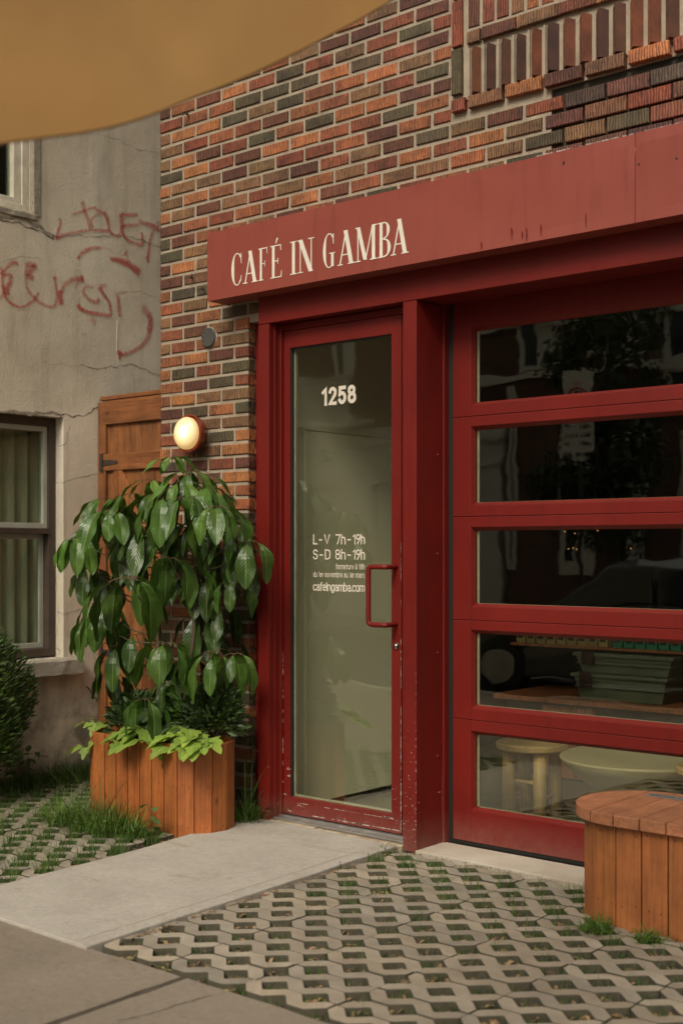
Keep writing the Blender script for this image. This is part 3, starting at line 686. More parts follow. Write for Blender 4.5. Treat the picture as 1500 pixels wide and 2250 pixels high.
# pieces fixed to the brick
b = MB(); b.lathe([(0.0, -.012), (.050, -.012), (.053, -.009), (.053, .0)], (-4.947, 0, 2.553), 'Y', 28)
for a in (40, 160, 280): b.lathe([(0, -.016), (.004, -.016), (.005, -.012)], (-4.947+.04*math.cos(a), 0, 2.553+.04*math.sin(a)), 'Y', 8)
b.build('cover_plate', 'plate', cafe, smooth=False)
b = MB(); b.lathe([(.0, -.002), (.053, -.002), (.059, .001), (.060, .008)], (-4.945, 0, 2.556), 'Y', 14); b.build('mortar_ring', 'mortar', cafe)
for px, py in ((415, 253), (424, 611), (449, 637)):
    c = ony(px, py); b = MB()
    b.tube([c, c+Vector((.0, -.03, .0)), c+Vector((-.012, -.04, -.008)), c+Vector((-.02, -.032, .006))], .0035, 6)
    b.tube([c+Vector((-.012, -.006, .012)), c+Vector((.014, -.02, -.004)), c+Vector((.02, -.03, .01))], .003, 6)
    b.build('wall_hook', 'dark_metal', cafe)
b = MB()
for px, py in ((962, 220), (1237, 357), (1440, 308), (1402, 361), (1485, 348)):
    b = MB(); c = ony(px, py, -.001 if px < 1000 else -.1735); b.lathe([(0, -.001), (.0045, -.001), (.005, .0)], c, 'Y', 8); b.build('screw_hole', 'rubber', cafe)

# red steelwork
b = MB(); b.box(-4.517, -.9, -.065, .0, 2.563, 2.74); b.box(-4.517, -.9, .0005, .15, 2.566, 2.742); b.box(-4.6585, -4.5175, .057, .15, 2.5615, 2.742)
b.build('header_beam', 'red', cafe, bevel=.003)
b = MB(); b.box(-3.578, -3.500, -.065, .139, -.01, 2.5605); b.build('door_post', 'red_chip', cafe, bevel=.0025)
b = MB()
b.box(-4.6585, -4.5175, .057, .14, .0, 2.5605)
b.box(-4.517, -4.440, -.065, .0, .0, 2.5605)
b.box(-4.4395, -4.432, -.031, -.0005, .02, 2.5605)
b.box(-4.517, -4.431, .0005, .10, .02, 2.5605)
b.box(-4.4305, -4.419, .004, .10, .02, 2.5605)
b.box(-4.4185, -3.5785, .012, .10, 2.528, 2.5605)
b.build('door_frame', 'red_chip', cafe, bevel=.0018)
LX0, LX1, LZ0, LZ1, LY = -4.4185, -3.652, .040, 2.526, .018
GX0, GX1, GZ0, GZ1 = -4.372, -3.711, .130, 2.438
b = MB()
b.box(LX0+.001, LX0+.024, LY+.004, .07, LZ0, LZ1)
b.box(LX0+.026, GX0, LY, .065, LZ0, LZ1); b.box(GX1, LX1, LY, .065, LZ0, LZ1)
b.box(GX0, GX1, LY+.0005, .064, LZ0, GZ0); b.box(GX0, GX1, LY+.0005, .064, GZ1, LZ1)
door = b.build('entrance_door', 'red_chip', cafe, bevel=.0016)
b = MB(); b.box(-3.6485, -3.5785, .022, .10, .02, 2.526); b.build('strike_jamb', 'red_chip', cafe, bevel=.0015)
b = MB(); b.box(GX0+.0005, GX1-.0005, .041, .047, GZ0+.0005, GZ1-.0005); b.build('glass_pane', 'door_glass', door)
b = MB()
b.box(GX0+.0005, GX0+.012, .050, .062, GZ0, GZ1); b.box(GX0+.012, GX1, .050, .062, GZ0+.0005, GZ0+.010)
b.build('glazing_spacer', 'spacer', door)
b = MB(); b.box(GX0+.0005, GX0+.005, .026, .041, GZ0, GZ1); b.box(GX0+.005, GX1, .026, .041, GZ1-.006, GZ1-.0005); b.build('glazing_gasket', 'rubber', door)
hp = [(-3.684, .018, 1.318), (-3.684, -.045, 1.318), (-3.690, -.058, 1.318), (-3.705, -.062, 1.318), (-3.765, -.062, 1.318), (-3.782, -.062, 1.312), (-3.788, -.062, 1.295), (-3.788, -.062, 1.18), (-3.788, -.062, 1.065), (-3.782, -.062, 1.048), (-3.765, -.062, 1.042), (-3.705, -.062, 1.042), (-3.690, -.058, 1.042), (-3.684, -.045, 1.042), (-3.684, .018, 1.042)]
b = MB(); b.tube(bez(hp, 5), .0125, 12); b.build('pull_handle', 'red_chip', door, smooth=True)
b = MB(); b.lathe([(0, -.012), (.010, -.012), (.011, -.010), (.017, -.006), (.018, .0)], (-3.681, LY, .938), 'Y', 20); lk = b.build('lock', 'steel', door, smooth=True)
# doorway foot
b = MB(); b.box(-4.44, -3.58, -.040, .0, .016, .026); b.box(-4.44, -3.58, .0005, .12, .016, .034); b.build('threshold', 'alu', cafe, bevel=.002)
b = MB()
xs = [-4.50, -4.32, -4.10, -4.09, -3.82, -3.585]
def lumpy(b, x0, x1, y0, y1, z0, z1, n=14, a=.006):
    """a rough stone block"""
    V = []; 
    for i in range(n+1):
        x = x0+(x1-x0)*i/n; k1 = noise.noise(Vector((x*17, 1, 2)))*a; k2 = noise.noise(Vector((x*23, 4, 2)))*a; k3 = noise.noise(Vector((x*19, 7, 3)))*a
        V += [(x, y1, z0), (x, y0+k3, z0), (x, y0+k1, z1-.008+k2*.5), (x, y0+.01+k1, z1+k2*.3), (x, y1, z1)]
    fs = [(i*5+j, i*5+j+1, (i+1)*5+j+1, (i+1)*5+j) for i in range(n) for j in range(4)]
    fs += [(4, 3, 2, 1, 0), tuple(n*5+j for j in range(5))]; b.idx(V, fs)
lumpy(b, -4.505, -4.135, -.062, .0, -.04, .016, 14, .009); lumpy(b, -4.128, -3.585, -.066, .0, -.04, .013, 20, .009)
b.build('sill_stone', 'stone', cafe)
b = MB(); P = wavy(-3.50, -.075, -1.0, -.115, 30, .010, 6); b.prism(P+[(-1.0, .16), (-3.50, .16)], -.10, .004); b.build('plinth', 'plinth', cafe, bevel=.004)
b = MB(); b.box(-4.64, -4.52, -.03, .1, -.05, .004); b.build('wall_foot', 'stone', cafe)

# overhead door: five glazed sections
b = MB(); b.box(-3.4995, -3.4865, .139, .20, .0, 2.60); b.build('guide_trim', 'red', cafe, bevel=.001)
b = MB(); b.box(-3.4865, -3.458, .178, .22, .0, 2.60); b.build('rubber_seal', 'rubber', cafe)
DX0, DX1, DY = -3.4575, -1.02, .170
ZS = [.022, .598, 1.068, 1.5565, 2.029, 2.60]
PZ = [(.171, .545), (.651, 1.022), (1.131, 1.506), (1.607, 1.981), (2.080, 2.448)]
GXa, GXb = -3.355, -1.12
b = MB()
for i in range(5):
    a, e = ZS[i]+.001, ZS[i+1]-.001; p, q = PZ[i]
    b.box(DX0, GXa, DY, .21, a, e); b.box(GXb, DX1, DY, .21, a, e)
    b.box(GXa, GXb, DY+.0003, .21, a, p); b.box(GXa, GXb, DY+.0003, .21, q, e)
od = b.build('overhead_door', 'red', cafe, bevel=.0022)
b = MB()
for i in range(5):                                     # sloping glazing beads
    p, q = PZ[i]; s = .016
    def bead(P): b.idx(P, [(0, 1, 2, 3)])
    b.idx([(GXa, DY, p), (GXb, DY, p), (GXb, DY+.026, p+s), (GXa, DY+.026, p+s), (GXa, DY+.026, p), (GXb, DY+.026, p)], [(0, 1, 2, 3), (0, 3, 4), (1, 5, 2), (3, 2, 5, 4), (0, 4, 5, 1)])
    b.idx([(GXa, DY, q), (GXb, DY, q), (GXb, DY+.026, q-s), (GXa, DY+.026, q-s), (GXa, DY+.026, q), (GXb, DY+.026, q)], [(3, 2, 1, 0), (4, 3, 0), (2, 5, 1), (4, 5, 2, 3), (1, 5, 4, 0)])
    b.idx([(GXa, DY, p), (GXa, DY, q), (GXa+.012, DY+.026, q-s), (GXa+.012, DY+.026, p+s)], [(0, 3, 2, 1)])
b.build('glazing_bead', 'red', od)
for i in range(5):
    p, q = PZ[i]; b = MB(); b.box(GXa+.001, GXb-.001, .197, .203, p+.001, q-.001); b.build('glass_pane', 'glass', od)
    b = MB(); b.box(GXa+.012, GXa+.024, .2045, .209, p+.012, q-.012); b.box(GXa+.012, GXb, .2045, .209, p+.012, p+.017); b.build('glazing_spacer', 'spacer', od)
b = MB(); b.box(DX0, DX1, .176, .205, .004, .0215); b.build('bottom_seal', 'rubber', od)
b = MB()
for z in (.42, .91, 1.38, 1.85): b.lathe([(0, -.003), (.006, -.003), (.007, 0)], (0, 0, 0), 'Y', 8) if False else None
for z in (.42, .91, 1.38, 1.85):
    b = MB(); c = Vector((-3.5, .105, z)); b.idx([c+Vector((.003, .005*math.cos(k*1.047), .005*math.sin(k*1.047))) for k in range(6)]+[c+Vector((0, .007*math.cos(k*1.047), .007*math.sin(k*1.047))) for k in range(6)], [(0, 1, 2, 3, 4, 5)]+[(6+k, 6+(k+1) % 6, (k+1) % 6, k) for k in range(6)]); b.build('rivet', 'red', cafe)

# cafe room
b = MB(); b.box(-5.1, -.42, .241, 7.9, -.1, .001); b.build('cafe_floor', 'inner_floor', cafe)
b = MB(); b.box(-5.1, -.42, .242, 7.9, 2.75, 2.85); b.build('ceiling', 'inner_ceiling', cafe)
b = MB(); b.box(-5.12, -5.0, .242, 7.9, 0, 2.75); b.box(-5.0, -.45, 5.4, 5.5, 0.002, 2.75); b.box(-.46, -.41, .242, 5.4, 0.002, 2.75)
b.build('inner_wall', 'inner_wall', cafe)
b = MB()
b.box(-4.56, -4.462, .145, .232, .001, 2.74); b.box(-4.56, -4.452, .2335, 1.25, .045, 2.035); b.box(-4.56, -4.462, .2335, 1.25, 2.04, 2.74)
b.build('partition', 'partition', cafe, bevel=.002)
b = MB(); b.box(-4.56, -4.468, .2335, 1.25, .0015, .045); b.build('skirting', 'rubber', cafe)

# ------------------------------------------------------------ lettering
def arc(cx, cy, rx, ry, a0, a1, n=8): return [(cx+rx*math.cos(math.radians(a0+(a1-a0)*i/n)), cy+ry*math.sin(math.radians(a0+(a1-a0)*i/n))) for i in range(n+1)]
XH = .72
def oval(w_, h, y0=0, m=.0): r = w_/2; rr = min(r, h/2)*1.0; rr = min(rr, h*.46); return arc(r, y0+h-rr, r, rr, 0, 180)+arc(r, y0+rr, r, rr, 180, 360)+[(w_, y0+h-rr)]
FN_ = {   # width, list of strokes; cap height 1
 'L': (.42, [[(0, 1), (0, 0), (.42, 0)]]), 'V': (.52, [[(0, 1), (.26, 0), (.52, 1)]]),
 'S': (.46, [arc(.23, .77, .23, .23, 15, 180)+arc(.23, .74, .23, .22, 180, 270, 4)+arc(.23, .26, .23, .26, 90, 0, 4)+arc(.23, .25, .23, .25, 0, -165)]),
 'D': (.50, [[(0, 0), (0, 1), (.22, 1)]+arc(.24, .72, .26, .28, 90, 0, 5)+arc(.24, .28, .26, .28, 0, -90, 5)+[(0, 0)]]),
 '7': (.46, [[(0, 1), (.46, 1), (.16, 0)]]), '1': (.24, [[(0, .80), (.22, 1), (.22, 0)]]), '-': (.34, [[(0, .44), (.34, .44)]]),
 '2': (.46, [arc(.23, .76, .23, .24, 170, -20, 8)+[(.40, .55), (0, 0), (.46, 0)]]),
 '5': (.46, [[(.42, 1), (.05, 1), (.03, .56)]+arc(.22, .32, .24, .32, 100, -150, 12)]),
 '8': (.48, [oval(.42, .46, .54), oval(.48, .54, 0)]), '9': (.46, [oval(.46, .50, .50), [(.46, .72), (.42, .50), (.16, 0)]]),
 'h': (.40, [[(0, 1.02), (0, 0)], [(0, XH-.18)]+arc(.2, XH-.2, .2, .2, 160, 0, 6)+[(.40, 0)]]),
 'f': (.26, [[(.10, 0), (.10, .84)]+arc(.24, .84, .14, .16, 180, 90, 4), [(0, XH), (.26, XH)]]),
 'e': (.40, [[(.0, XH*.52), (.40, XH*.52)]+arc(.20, XH-.2, .2, .2, 0, 180, 6)+arc(.20, .2, .2, .2, 180, 325, 6)]),
 'r': (.24, [[(0, XH), (0, 0)], [(0, XH-.2)]+arc(.18, XH-.18, .18, .18, 170, 80, 4)]),
 'm': (.66, [[(0, XH), (0, 0)], [(0, XH-.16)]+arc(.165, XH-.165, .165, .165, 165, 0, 6)+[(.33, 0)], [(.33, XH-.16)]+arc(.495, XH-.165, .165, .165, 165, 0, 6)+[(.66, 0)]]),
 't': (.26, [[(.10, .95), (.10, .16)]+arc(.22, .13, .12, .13, 180, 270, 4), [(0, XH), (.26, XH)]]),
 'u': (.40, [[(0, XH), (0, .2)]+arc(.2, .2, .2, .2, 180, 345, 6), [(.40, XH), (.40, 0)]]),
 'a': (.38, [[(.03, XH-.12)]+arc(.19, XH-.18, .19, .18, 140, 0, 6)+[(.38, 0)], [(.38, XH*.58), (.15, XH*.56)]+arc(.17, .19, .17, .19, 110, 270, 6)+[(.30, .04), (.38, .16)]]),
 '\u00e0': (.38, [[(.03, XH-.12)]+arc(.19, XH-.18, .19, .18, 140, 0, 6)+[(.38, 0)], [(.38, XH*.58), (.15, XH*.56)]+arc(.17, .19, .17, .19, 110, 270, 6)+[(.30, .04), (.38, .16)], [(.08, 1.02), (.24, .86)]]),
 'd': (.40, [oval(.40, XH), [(.40, 1.02), (.40, 0)]]), 'b': (.40, [oval(.40, XH), [(0, 1.02), (0, 0)]]), 'o': (.40, [oval(.40, XH)]),
 'n': (.40, [[(0, XH), (0, 0)], [(0, XH-.18)]+arc(.2, XH-.2, .2, .2, 160, 0, 6)+[(.40, 0)]]), 'v': (.42, [[(0, XH), (.21, 0), (.42, XH)]]),
 's': (.34, [arc(.17, XH-.17, .17, .17, 20, 180, 6)+arc(.17, XH-.17, .17, .19, 180, 260, 3)+arc(.17, .19, .17, .19, 80, 0, 3)+arc(.17, .17, .17, .17, 0, -160, 6)]),
 'c': (.36, [arc(.2, XH-.2, .2, .2, 25, 180, 6)+arc(.2, .2, .2, .2, 180, 335, 6)]), 'i': (.02, [[(0.01, XH), (0.01, 0)], [(.01, .95), (.01, .86)]]),
 'g': (.40, [oval(.40, XH), [(.40, XH), (.40, -.05)]+arc(.2, -.06, .2, .18, 0, -150, 6)]), '.': (.02, [[(.01, .10), (.01, 0)]]), ' ': (.12, []),
}
def stroke_text(name, s, x0, x1, z0, y, mat, parent, h, wt, track=.17):
    W = sum(FN_[c][0] for c in s)+track*(len(s)-1); sx = (x1-x0-wt*h*.6)/W; cx = x0+wt*h*.3; b = MB(); q = 0; hw = wt*h/2; hx = hw*min(1.0, sx/h*1.25)
    for c in s:
        w_, st = FN_[c]
        for P in st:
            Q = [Vector((cx+u*sx, z0+hw+v*(h-2*hw))) for u, v in P]; L_ = []
            Q = [q_ for k_, q_ in enumerate(Q) if k_ == 0 or (q_-Q[k_-1]).length > 1e-6]
            for i, p in enumerate(Q):
                d1 = (Q[i]-Q[i-1]) if i else (Q[1]-Q[0]); d2 = (Q[i+1]-Q[i]) if i < len(Q)-1 else d1
                if d1.length < 1e-7: d1 = d2
                if d2.length < 1e-7: d2 = d1
                n1 = Vector((-d1.y, d1.x)).normalized(); n2 = Vector((-d2.y, d2.x)).normalized(); m = n1+n2; m = m/max(.5, m.length_squared/2) if m.length > 1e-6 else n1
                e = Vector((0, 0))
                cl_ = (Q[0]-Q[-1]).length < 1e-5
                if i == 0 and not cl_: e = -d1.normalized()*hw
                if i == len(Q)-1 and not cl_: e = d1.normalized()*hw
                L_.append((p+e+Vector((m.x*hx, m.y*hw)), p+e-Vector((m.x*hx, m.y*hw))))
            yy = y-.00012*(q % 5); q += 1
            for i in range(len(Q)-1):
                A, B_ = L_[i], L_[i+1]; ya, yb = yy-i*.00002, yy-(i+1)*.00002; b.face([(A[0].x, ya, A[0].y), (A[1].x, ya, A[1].y), (B_[1].x, yb, B_[1].y), (B_[0].x, yb, B_[0].y)])
        cx += (w_+track)*sx
    return b.build(name, mat, parent)
gy = .0385
stroke_text('street_number', '1258', -4.168, -3.950, 2.126, gy, 'decal', door, .092, .20, .36)
HM = [('L', -4.229, -4.203, 1.427, .051, .13), ('-', -4.190, -4.170, 1.427, .051, .13), ('V', -4.155, -4.119, 1.427, .051, .13), ('7h', -4.079, -4.016, 1.427, .051, .13), ('-', -4.002, -3.982, 1.427, .051, .13), ('19h', -3.968, -3.892, 1.427, .051, .13),
      ('S', -4.229, -4.199, 1.351, .051, .13), ('-', -4.186, -4.166, 1.351, .051, .13), ('D', -4.150, -4.116, 1.351, .051, .13), ('8h', -4.081, -4.016, 1.351, .051, .13), ('-', -4.002, -3.982, 1.351, .051, .13), ('19h', -3.968, -3.892, 1.351, .051, .13),
      ('fermeture \u00e0 18h', -4.079, -3.893, 1.303, .028, .10), ('du 1er novembre au 1er mars', -4.229, -3.893, 1.262, .028, .10), ('cafeingamba.com', -4.229, -3.893, 1.192, .045, .125)]
for s_, a, e, z, h, wt in HM: stroke_text('opening_hours', s_, a, e, z, gy, 'decal', door, h, wt)
# worn paint: chips along the closing edge and the bottom rail
b = MB()
def chips(p0, p1, n, lmin, lmax, w_, ax, y):
    p0, p1 = Vector(p0), Vector(p1)
    for k in range(n):
        t = random.random(); c = p0.lerp(p1, t); l = random.uniform(lmin, lmax); ww = w_*(.3+random.random()*1.0); m = 7; up_, lo = [], []
        for i in range(m+1):
            u = i/m; e = math.sin(math.pi*u)**.5; a1 = ww*e*(.5+random.random()*.6)
            if ax == 'z': up_.append((c.x+a1/2+J(w_*.2), y, c.z+(u-.5)*l)); lo.append((c.x-a1/2, y, c.z+(u-.5)*l))
            else: up_.append((c.x+(u-.5)*l, y, c.z+a1/2+J(w_*.2))); lo.append((c.x+(u-.5)*l, y, c.z-a1/2))
        for i in range(m): b.face([lo[i], lo[i+1], up_[i+1], up_[i]] if ax == 'x' else [up_[i], up_[i+1], lo[i+1], lo[i]])
chips((-3.6525, 0, .05), (-3.6525, 0, 1.45), 46, .01, .07, .0035, 'z', LY-.0008)
chips((-3.6525, 0, .05), (-3.6525, 0, .6), 22, .01, .05, .005, 'z', LY-.0009)
chips((-4.36, 0, .104), (-3.70, 0, .108), 20, .01, .05, .0035, 'x', LY-.0007)
chips((-4.2, 0, .052), (-3.68, 0, .056), 20, .01, .07, .007, 'x', LY-.0007)
chips((-3.74, 0, .112), (-3.71, 0, .110), 3, .03, .05, .010, 'x', LY-.001)
chips((-4.4185, 0, .08), (-4.4185, 0, .9), 18, .01, .05, .004, 'z', LY-.0008)
b.build('paint_wear', 'chip_white', door)
b = MB(); chips((-3.502, 0, .05), (-3.502, 0, .95), 22, .004, .014, .003, 'z', -.0658)
for k in range(40): x = random.uniform(-3.57, -3.505); z = random.random()**1.6*.6+.03; chips((x, 0, z), (x, 0, z), 1, .002, .007, .0035, 'z', -.0658)
b.build('paint_wear', 'chip_white', cafe)

# ------------------------------------------------------------ THE SIGN
sign = thing('shop_sign', (-4.784, 0, 2.703), 'long faded red metal sign band with cream CAF\u00c9 IN GAMBA lettering', 'sign')
SY = -.170
b = MB()
def sheet(b, x0, x1, z0, z1, y, n=40):
    V = []; 
    for i in range(n+1):
        x = x0+(x1-x0)*i/n
        for j in range(9):
            z = z0+(z1-z0)*j/8; e = min(1, (x-x0)/.02, (x1-x)/.02, (z-z0)/.02, (z1-z)/.02)
            V.append((x, y+max(0, e)*(noise.noise(Vector((x*1.6, z*2.6, 1)))*.009+noise.noise(Vector((x*6, z*5, 9)))*.0015)*(1 if x > -3.4 else max(0, (x+3.6)/.2)), z))
    b.idx(V, [(i*9+j, (i+1)*9+j, (i+1)*9+j+1, i*9+j+1) for i in range(n) for j in range(8)])
sheet(b, -4.784, -2.337, 2.703, 3.058, SY, 90); sheet(b, -2.334, -.8, 2.703, 3.060, SY-.002, 40)
b.idx([(-4.784, SY, 2.703), (-4.784, SY, 3.058), (-4.784, -.002, 3.058), (-4.784, -.002, 2.703)], [(0, 1, 2, 3)])
b.idx([(-4.784, SY, 3.058), (-.8, SY, 3.058), (-.8, -.002, 3.061), (-4.784, -.002, 3.061)], [(0, 1, 2, 3)])
b.idx([(-4.784, SY, 2.703), (-4.784, -.030, 2.703), (-.8, -.030, 2.703), (-.8, SY, 2.703)], [(0, 1, 2, 3)])
b.build('sign_band', 'sign_red', sign, smooth=False)
b = MB()
for px, z0, l in ((1124, 2.73, .05), (1147, 2.72, .035), (1157, 2.71, .055), (1188, 2.72, .05), (1287, 2.72, .06), (1058, 2.712, .03)):
    x = ony(px, 500, SY)[0]; b = MB(); ribbon(b, [Vector((x+J(.001), SY-.005, z0+l*t/6)) for t in range(7)], [.001, .003, .003, .0045, .005, .006, .003], 0, jit=.4, up=Vector((0, -1, 0))); b.build('drip_mark', 'red', sign)
# condensed Didone capitals, drawn as polygons in a unit box and fitted to their places
TK, TN = .20, .055
def seg(x0, y0, x1, y1, wx):  # slanted bar with horizontal width wx
    return [(x0-wx/2, y0), (x0+wx/2, y0), (x1+wx/2, y1), (x1-wx/2, y1)]
def R(x0, y0, x1, y1): return [(x0, y0), (x1, y0), (x1, y1), (x0, y1)]
def ring(cx, cy, rx, ry, a0, a1, thick, thin, n=28):
    out = []
    for i in range(n):
        a = math.radians(a0+(a1-a0)*i/n); e = math.radians(a0+(a1-a0)*(i+1)/n)
        def pt(q, o):
            t = thin+(thick-thin)*abs(math.cos(q))**1.3; return (cx+(rx-(0 if o else t))*math.cos(q), cy+(ry-(0 if o else (thin*.45+.01)))*math.sin(q))
        out.append([pt(a, 1), pt(e, 1), pt(e, 0), pt(a, 0)])
    return out
sf = .030
GL = {
 'I': [R(.5-.20, 0, .5+.20, 1), R(0, 0, 1, sf), R(0, 1-sf, 1, 1)],
 'N': [R(.13, 0, .13+TN, 1), R(.84, 0, .84+TN, 1), seg(.16, 1, .84, 0, .26), R(0, 0, .33, sf), R(0, 1-sf, .25, 1), R(.68, 1-sf, 1.05, 1)],
 'A': [seg(.50, 1, .14, 0, .07), seg(.47, 1, .80, 0, .22), R(.24, .28, .72, .28+sf), R(0, 0, .30, sf), R(.60, 0, 1, sf)],
 'F': [R(.14, 0, .14+.22, 1), R(0, 0, .52, sf), R(0, 1-sf, .95, 1), R(.3, .50, .70, .50+sf), [(.93, 1), (.86, 1), (.93, .80), (.97, .80)], R(.66, .42, .71, .60)],
 'E': [R(.14, 0, .14+.22, 1), R(0, 0, .98, sf), R(0, 1-sf, .92, 1), R(.3, .50, .68, .50+sf), [(.90, 1), (.83, 1), (.90, .82), (.95, .82)], [(.97, 0), (1.0, .20), (.96, .20), (.88, 0)], R(.64, .42, .69, .60), [(.42, 1.06), (.50, 1.06), (.68, 1.20), (.56, 1.22)]],
 'C': ring(.52, .5, .50, .515, 48, 312, .24, .05)+[[(.86, .99), (.83, .87), (.87, .66), (.91, .66), (.91, .99)], [(.88, .12), (.92, .30), (.88, .30), (.80, .12)]],
 'G': ring(.50, .5, .48, .515, 48, 312, .22, .05)+[[(.80, .98), (.78, .86), (.82, .68), (.86, .68), (.86, .98)], R(.66, .02, .86, .42), R(.52, .40, .98, .40+sf)],
 'M': [R(.10, 0, .10+.045, 1), R(.76, 0, .76+.145, 1), seg(.14, 1, .46, .03, .16), seg(.80, 1, .47, .03, .05), R(0, 0, .25, sf), R(0, 1-sf, .2, 1), R(.68, 0, 1, sf), R(.84, 1-sf, 1, 1)],
 'B': [R(.12, 0, .12+.22, 1), R(0, 0, .5, sf), R(0, 1-sf, .5, 1), R(.3, .51, .5, .51+sf)]+ring(.45, .765, .44, .235, -90, 90, .22, .06)+ring(.45, .262, .53, .262, -90, 90, .24, .06),
}
LT = [('C', 508, 533), ('A', 534, 566), ('F', 568, 588), ('E', 594, 619), ('I', 637, 652), ('N', 654, 688), ('G', 709, 737), ('A', 741, 779), ('M', 780, 828), ('B', 830, 859), ('A', 858, 897)]
for ch, p0, p1 in LT:
    x0 = ony(p0, 560, -.172)[0]; x1 = ony(p1, 560, -.172)[0]; b = MB(); z0 = 2.757; H_ = .163
    for i, poly in enumerate(GL[ch]):
        P = [(x0+(x1-x0)*u, z0+H_*v) for u, v in poly]
        ar = sum(P[k-1][0]*P[k][1]-P[k][0]*P[k-1][1] for k in range(len(P)))
        if ar < 0: P = P[::-1]
        y = SY-.0016-(i % 7)*.00015 if len(GL[ch]) < 12 else SY-.0016-(i*.00005)
        b.prism([(p[0], p[1]) for p in P], y, y+.0012, axis='Y')
    b.build('letter', 'cream', sign)

# ------------------------------------------------------------ WALL LAMP
lamp = thing('wall_lamp', (-5.02, 0, 2.03), 'round copper red wall lamp with a lit frosted globe on the brick pier', 'lamp')
LC = Vector((-5.020, 0, 2.030))
b = MB(); b.lathe([(0, 0), (.052, 0), (.055, -.004), (.055, -.016), (.048, -.022), (.022, -.024), (.022, -.04), (0, -.04)], LC+Vector((.0, -.0005, 0)), 'Y', 32); b.build('backplate', 'lamp_cup', lamp, smooth=True)
b = MB(); b.lathe([(0, -.025), (.060, -.026), (.088, -.036), (.098, -.056), (.102, -.086), (.103, -.088), (.100, -.088), (.094, -.062), (.082, -.046), (0, -.040)], LC, 'Y', 40); b.build('lamp_shade', 'lamp_cup', lamp, smooth=True)
b = MB(); b.lathe([(.001, -.146), (.035, -.143), (.062, -.134), (.080, -.120), (.088, -.106), (.087, -.088), (.06, -.066), (.001, -.06)], LC, 'Y', 36); b.build('globe', 'globe', lamp, smooth=True)
pl = bpy.data.lights.new('lamp_glow', 'POINT'); pl.energy = .35; pl.color = (1, .62, .28); pl.shadow_soft_size = .06
po = bpy.data.objects.new('lamp_glow', pl); sc.collection.objects.link(po); po.parent = lamp; po.location = Vector((-5.04, -.25, 2.03))-lamp.location

# ------------------------------------------------------------ THE STUCCO BUILDING NEXT DOOR
SX = -6.30
nb = thing('stucco_building', (SX, 0, 0), 'grey stucco house with cracked wall and red graffiti', 'building')
LWy0, LWy1, LWz0, LWz1 = -1.15, .062, .735, 2.215
UWy0, UWy1, UWz0, UWz1 = -1.20, -.160, 3.43, 5.2
b = MB()
def wallrect(y0, y1, z0, z1, n=0.05):
    """front sheet with slight unevenness and thickness behind"""
    b.box(SX-.25, SX, y0, y1, z0, z1)
# grid of rectangles around the two openings
ys = [-1.5, UWy0, LWy0, UWy1, LWy1, 7]; zs = [-.15, LWz0, LWz1, UWz0, UWz1, 7]
for i in range(5):
    for j in range(5):
        ya, yb = ys[i], ys[i+1]; za, zb = zs[j], zs[j+1]; yc, zc = (ya+yb)/2, (za+zb)/2
        if LWy0 < yc < LWy1 and LWz0 < zc < LWz1: continue
        if UWy0 < yc < UWy1 and UWz0 < zc < UWz1: continue
        nu, nv = max(1, int((yb-ya)/.12)) if ya > -2 else 1, max(1, int((zb-za)/.12)) if za > 0 and zb < 6 else 1
        for u in range(nu):
            for v_ in range(nv):
                def P(a, c):
                    y, z = ya+(yb-ya)*a/nu, za+(zb-za)*c/nv
                    return (SX, y, z)
                b.face([P(u, v_), P(u+1, v_), P(u+1, v_+1), P(u, v_+1)])
def reveal(y0, y1, z0, z1, d=.16):
    for A, B_, C_, D_ in (((SX, y0, z0), (SX, y0, z1), (SX-d, y0, z1), (SX-d, y0, z0)), ((SX, y1, z1), (SX, y1, z0), (SX-d, y1, z0), (SX-d, y1, z1)), ((SX, y0, z1), (SX, y1, z1), (SX-d, y1, z1), (SX-d, y0, z1)), ((SX, y1, z0), (SX, y0, z0), (SX-d, y0, z0), (SX-d, y1, z0))):
        b.face([A, B_, C_, D_])
reveal(LWy0, LWy1, LWz0, LWz1); reveal(UWy0, UWy1, UWz0, UWz1)
b.build('stucco_wall', 'stucco', nb)
b = MB(); b.box(-14, SX+.05, -1.55, 7, 7.0, 7.15); b.build('roof', 'dark_room', nb)
b = MB(); b.box(-14, SX-.001, -1.6, -1.5005, -.15, 6.998); b.box(-14, SX, 7.0, 7.2, -.1, 7); b.box(-14.2, -14, -1.5, 7, -.1, 7); b.build('outer_walls', 'stucco', nb)
# lower window
xw = SX-.075
b = MB()
def frame(b, x0, x1, y0, y1, z0, z1, w_, mi=0, wb=None):
    wb = wb or w_
    b.box(x0, x1, y0, y0+w_, z0, z1, mi); b.box(x0, x1, y1-w_, y1, z0, z1, mi); b.box(x0, x1, y0+w_, y1-w_, z0, z0+wb, mi); b.box(x0, x1, y0+w_, y1-w_, z1-w_, z1, mi)
frame(b, xw-.08, xw, LWy0, LWy1, LWz0+.01, LWz1, .055, wb=.05)
b.box(xw-.02, xw+.008, LWy0+.055, LWy1-.055, 1.497, 1.531)
win = b.build('window', 'brown_frame', nb, bevel=.003)
b = MB(); frame(b, xw-.05, xw-.012, LWy0+.056, LWy1-.056, 1.532, LWz1-.056, .032); frame(b, xw-.072, xw-.052, LWy0+.056, LWy1-.056, LWz0+.061, 1.497, .032)
b.build('sash', 'sash', win, bevel=.002)
b = MB(); b.box(xw-.034, xw-.030, LWy0+.09, LWy1-.09, 1.565, LWz1-.09); b.box(xw-.062, xw-.058, LWy0+.09, LWy1-.09, LWz0+.09, 1.464); b.build('glass_pane', 'house_glass', win)
b = MB(); n = 150; V = []
